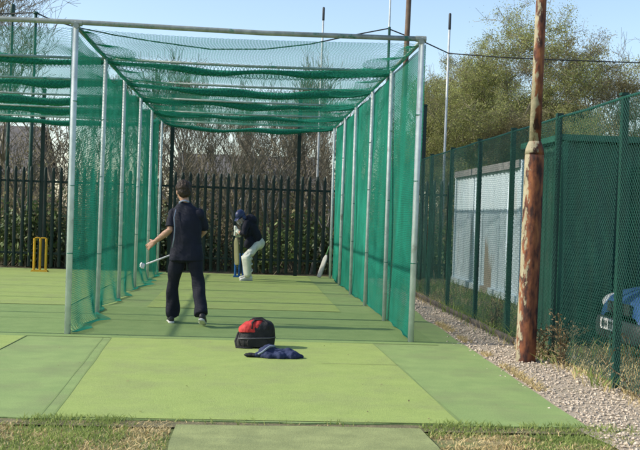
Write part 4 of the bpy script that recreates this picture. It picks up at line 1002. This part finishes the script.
# far scrub that reads as one mass
g_ = np.random.default_rng(90); n = 9000
A = np.stack((g_.uniform(-16, 22, n), g_.uniform(40, 50, n), g_.uniform(0, 1, n) ** .8 * 5.2), -1)
A[:, 2] *= .62 + .38 * np.sin(A[:, 0] * .9) * np.sin(A[:, 0] * .37 + 1)
dr = g_.normal(0, .5, (n, 3)) + np.array([0, 0, .7]); dr /= np.linalg.norm(dr, axis=1, keepdims=True)
mb = MB(); mb.segs(A, A + dr * g_.uniform(.4, 1.5, (n, 1)), np.full(n, .02), np.full(n, .008)); 
mb.quads(*leafset(A[:5200], 2, .3, .07, 91))
tag(mb.build('far_scrub', M['twig']), 'far off brown winter scrub in front of the houses', 'scrub', kind='stuff')

# houses beyond the trees
def house(x, y, w_, dp, hw, hr_, label, chx):
    t = thing('house', label, 'house', (x, y, -.03))
    mb = MB(); mb.box((0, 0, hw / 2), (w_, dp, hw)); mb.add([(-w_ / 2, -dp / 2, hw), (-w_ / 2, dp / 2, hw), (-w_ / 2, 0, hr_)], [(0, 1, 2)]); mb.add([(w_ / 2, -dp / 2, hw), (w_ / 2, dp / 2, hw), (w_ / 2, 0, hr_)], [(0, 2, 1)]); mb.build('wall', M['brick'], t)
    mb = MB(); o_ = .3; k = (hr_ - hw) / (dp / 2)
    for sg in (-1, 1):
        mb.add([(-w_ / 2 - o_, sg * (dp / 2 + o_), hw - o_ * k + .03), (w_ / 2 + o_, sg * (dp / 2 + o_), hw - o_ * k + .03), (w_ / 2 + o_, 0, hr_ + .05), (-w_ / 2 - o_, 0, hr_ + .05)], [(0, 1, 2, 3)])
    rf = mb.build('roof', M['roof'], t)
    mb = MB(); mb.box((chx, .3, hr_ + .3), (.7, .6, 1.2)); mb.build('chimney', M['brick'], rf)
    for q in (-.3, .05, .34):
        mb = MB(); mb.box((q * w_, -dp / 2 - .03, hw * .72), (1.3, .06, 1.1)); f_ = mb.build('window', M['white'], t)
        mb = MB(); mb.box((q * w_, -dp / 2 - .07, hw * .72), (1.1, .03, .92)); mb.build('pane', M['glass'], f_)
house(.2, 62, 8.4, 7, 2.9, 4.95, 'low brown roofed house behind the thicket beyond the middle of the nets', 2.6)
house(-15.2, 54, 8.5, 7, 3.2, 5.6, 'brown roofed house behind the bare trees at the far left', -2)

# dry weeds along the gravel
def dry_weed(x, y, h, seed, label):
    g_ = np.random.default_rng(seed); t = thing('dry_weed', label, 'weed', (x, y, -.015)); A, B_ = [], []
    for k in range(9):
        p = np.array([g_.normal(0, .04), g_.normal(0, .04), 0.]); dr = np.array([g_.normal(0, .3), g_.normal(0, .3), 1.])
        for j in range(4):
            q = p + dr / np.linalg.norm(dr) * h / 4 * g_.uniform(.7, 1.1); A.append(p); B_.append(q)
            for b in range(2):
                A.append(q); B_.append(q + g_.normal(0, .06, 3) + np.array([0, 0, .04]))
            p = q; dr = dr + g_.normal(0, .22, 3)
    A, B_ = np.array(A), np.array(B_); mb = MB(); mb.segs(A, B_, np.full(len(A), .0045), np.full(len(A), .003)); mb.build('stems', M['drygreen'], t)
    mb = MB(); mb.quads(*leafset(B_, 2, .02, .016, seed)); mb.build('dead_leaves', M['drygreen'], t)
dry_weed(3.17, 9.72, .50, 1, 'tall dry brown weed growing just right of the rusty pole')
dry_weed(3.12, 10.3, .38, 2, 'short dry weed at the fence directly behind the rusty pole')
dry_weed(3.30, 8.05, .42, 3, 'dry weed at the foot of the nearest fence post')
dry_weed(3.30, 12.9, .34, 4, 'small dry weed against the fence left of the rusty pole')

# ------------------------------------------------------------------ masts and the overhead cable
def mast(x, y, h, r_, m, top, label, cat='pole', nm='mast', fit=True):
    t = thing(nm, label, cat, (x, y, -.03))
    mb = MB(); mb.tube([(0, 0, 0), (0, 0, h * .5), (.02, 0, h)], [r_, r_ * .9, r_ * .75], 10); mb.build('shaft', m, t, smooth=True)
    if top:
        mb = MB(); mb.tube([(.02, 0, h - top[0]), (.02, 0, h - top[0] + .03), (.02, 0, h - .03), (.02, 0, h)], [top[1] * .8, top[1], top[1], top[1] * .7], 10); mb.build('head', top[2], t, smooth=True)
mast(1.73, 25.0, 6.66, .030, M['mastgrey'], (.34, .033, M['darkmetal']), 'thin pale mast with a dark head behind the palisade, seen above the nets')
mast(4.93, 25.0, 6.66, .036, M['mastgrey'], (.42, .037, M['darkmetal']), 'thin pale mast with a dark head left of the budding tree')
mast(3.27, 24.0, 8.2, .028, M['mastgrey'], None, 'thin pole topped by a bare rod, behind the right corner of the nets')
t = bpy.context.scene.objects.get('mast.002')
mb = MB(); mb.tube([(0, 0, 2), (0.015, 0, 6.05)], [.034, .034], 10); mb.build('sleeve', M['mastgreen'], t, smooth=True)
mast(-5.12, 24.0, 6.02, .05, M['mastgreen'], (.06, .07, M['mastgreen']), 'green pole carrying the overhead cable at the left')
mast(-5.75, 24.4, 6.25, .045, M['mastgreen'], (.25, .06, M['mastgreen']), 'green pole nearest the left edge with a thick cap')
mb = MB(); pts = [(-9.5, 24.0, 5.7), (-5.75, 24.36, 5.98), (-5.12, 24, 5.97), (-4.7, 24, 5.8), (-4.18, 24, 5.67), (-3.3, 24, 5.53), (-2.4, 24, 5.42), (-1.0, 24, 5.29), (.3, 24, 5.35), (1.38, 24, 5.52), (2.4, 24, 5.78), (3.25, 24, 5.98), (3.6, 24, 5.86), (4.21, 24, 5.67), (4.93, 24.9, 5.6), (6.2, 24.3, 5.46), (7.5, 24, 5.41), (9.5, 24, 5.43), (14, 24, 5.75)]
mb.tube(pts, .016, 6); tag(mb.build('overhead_cable', M['cable']), 'dark overhead cable sagging between the poles behind the nets', 'cable')
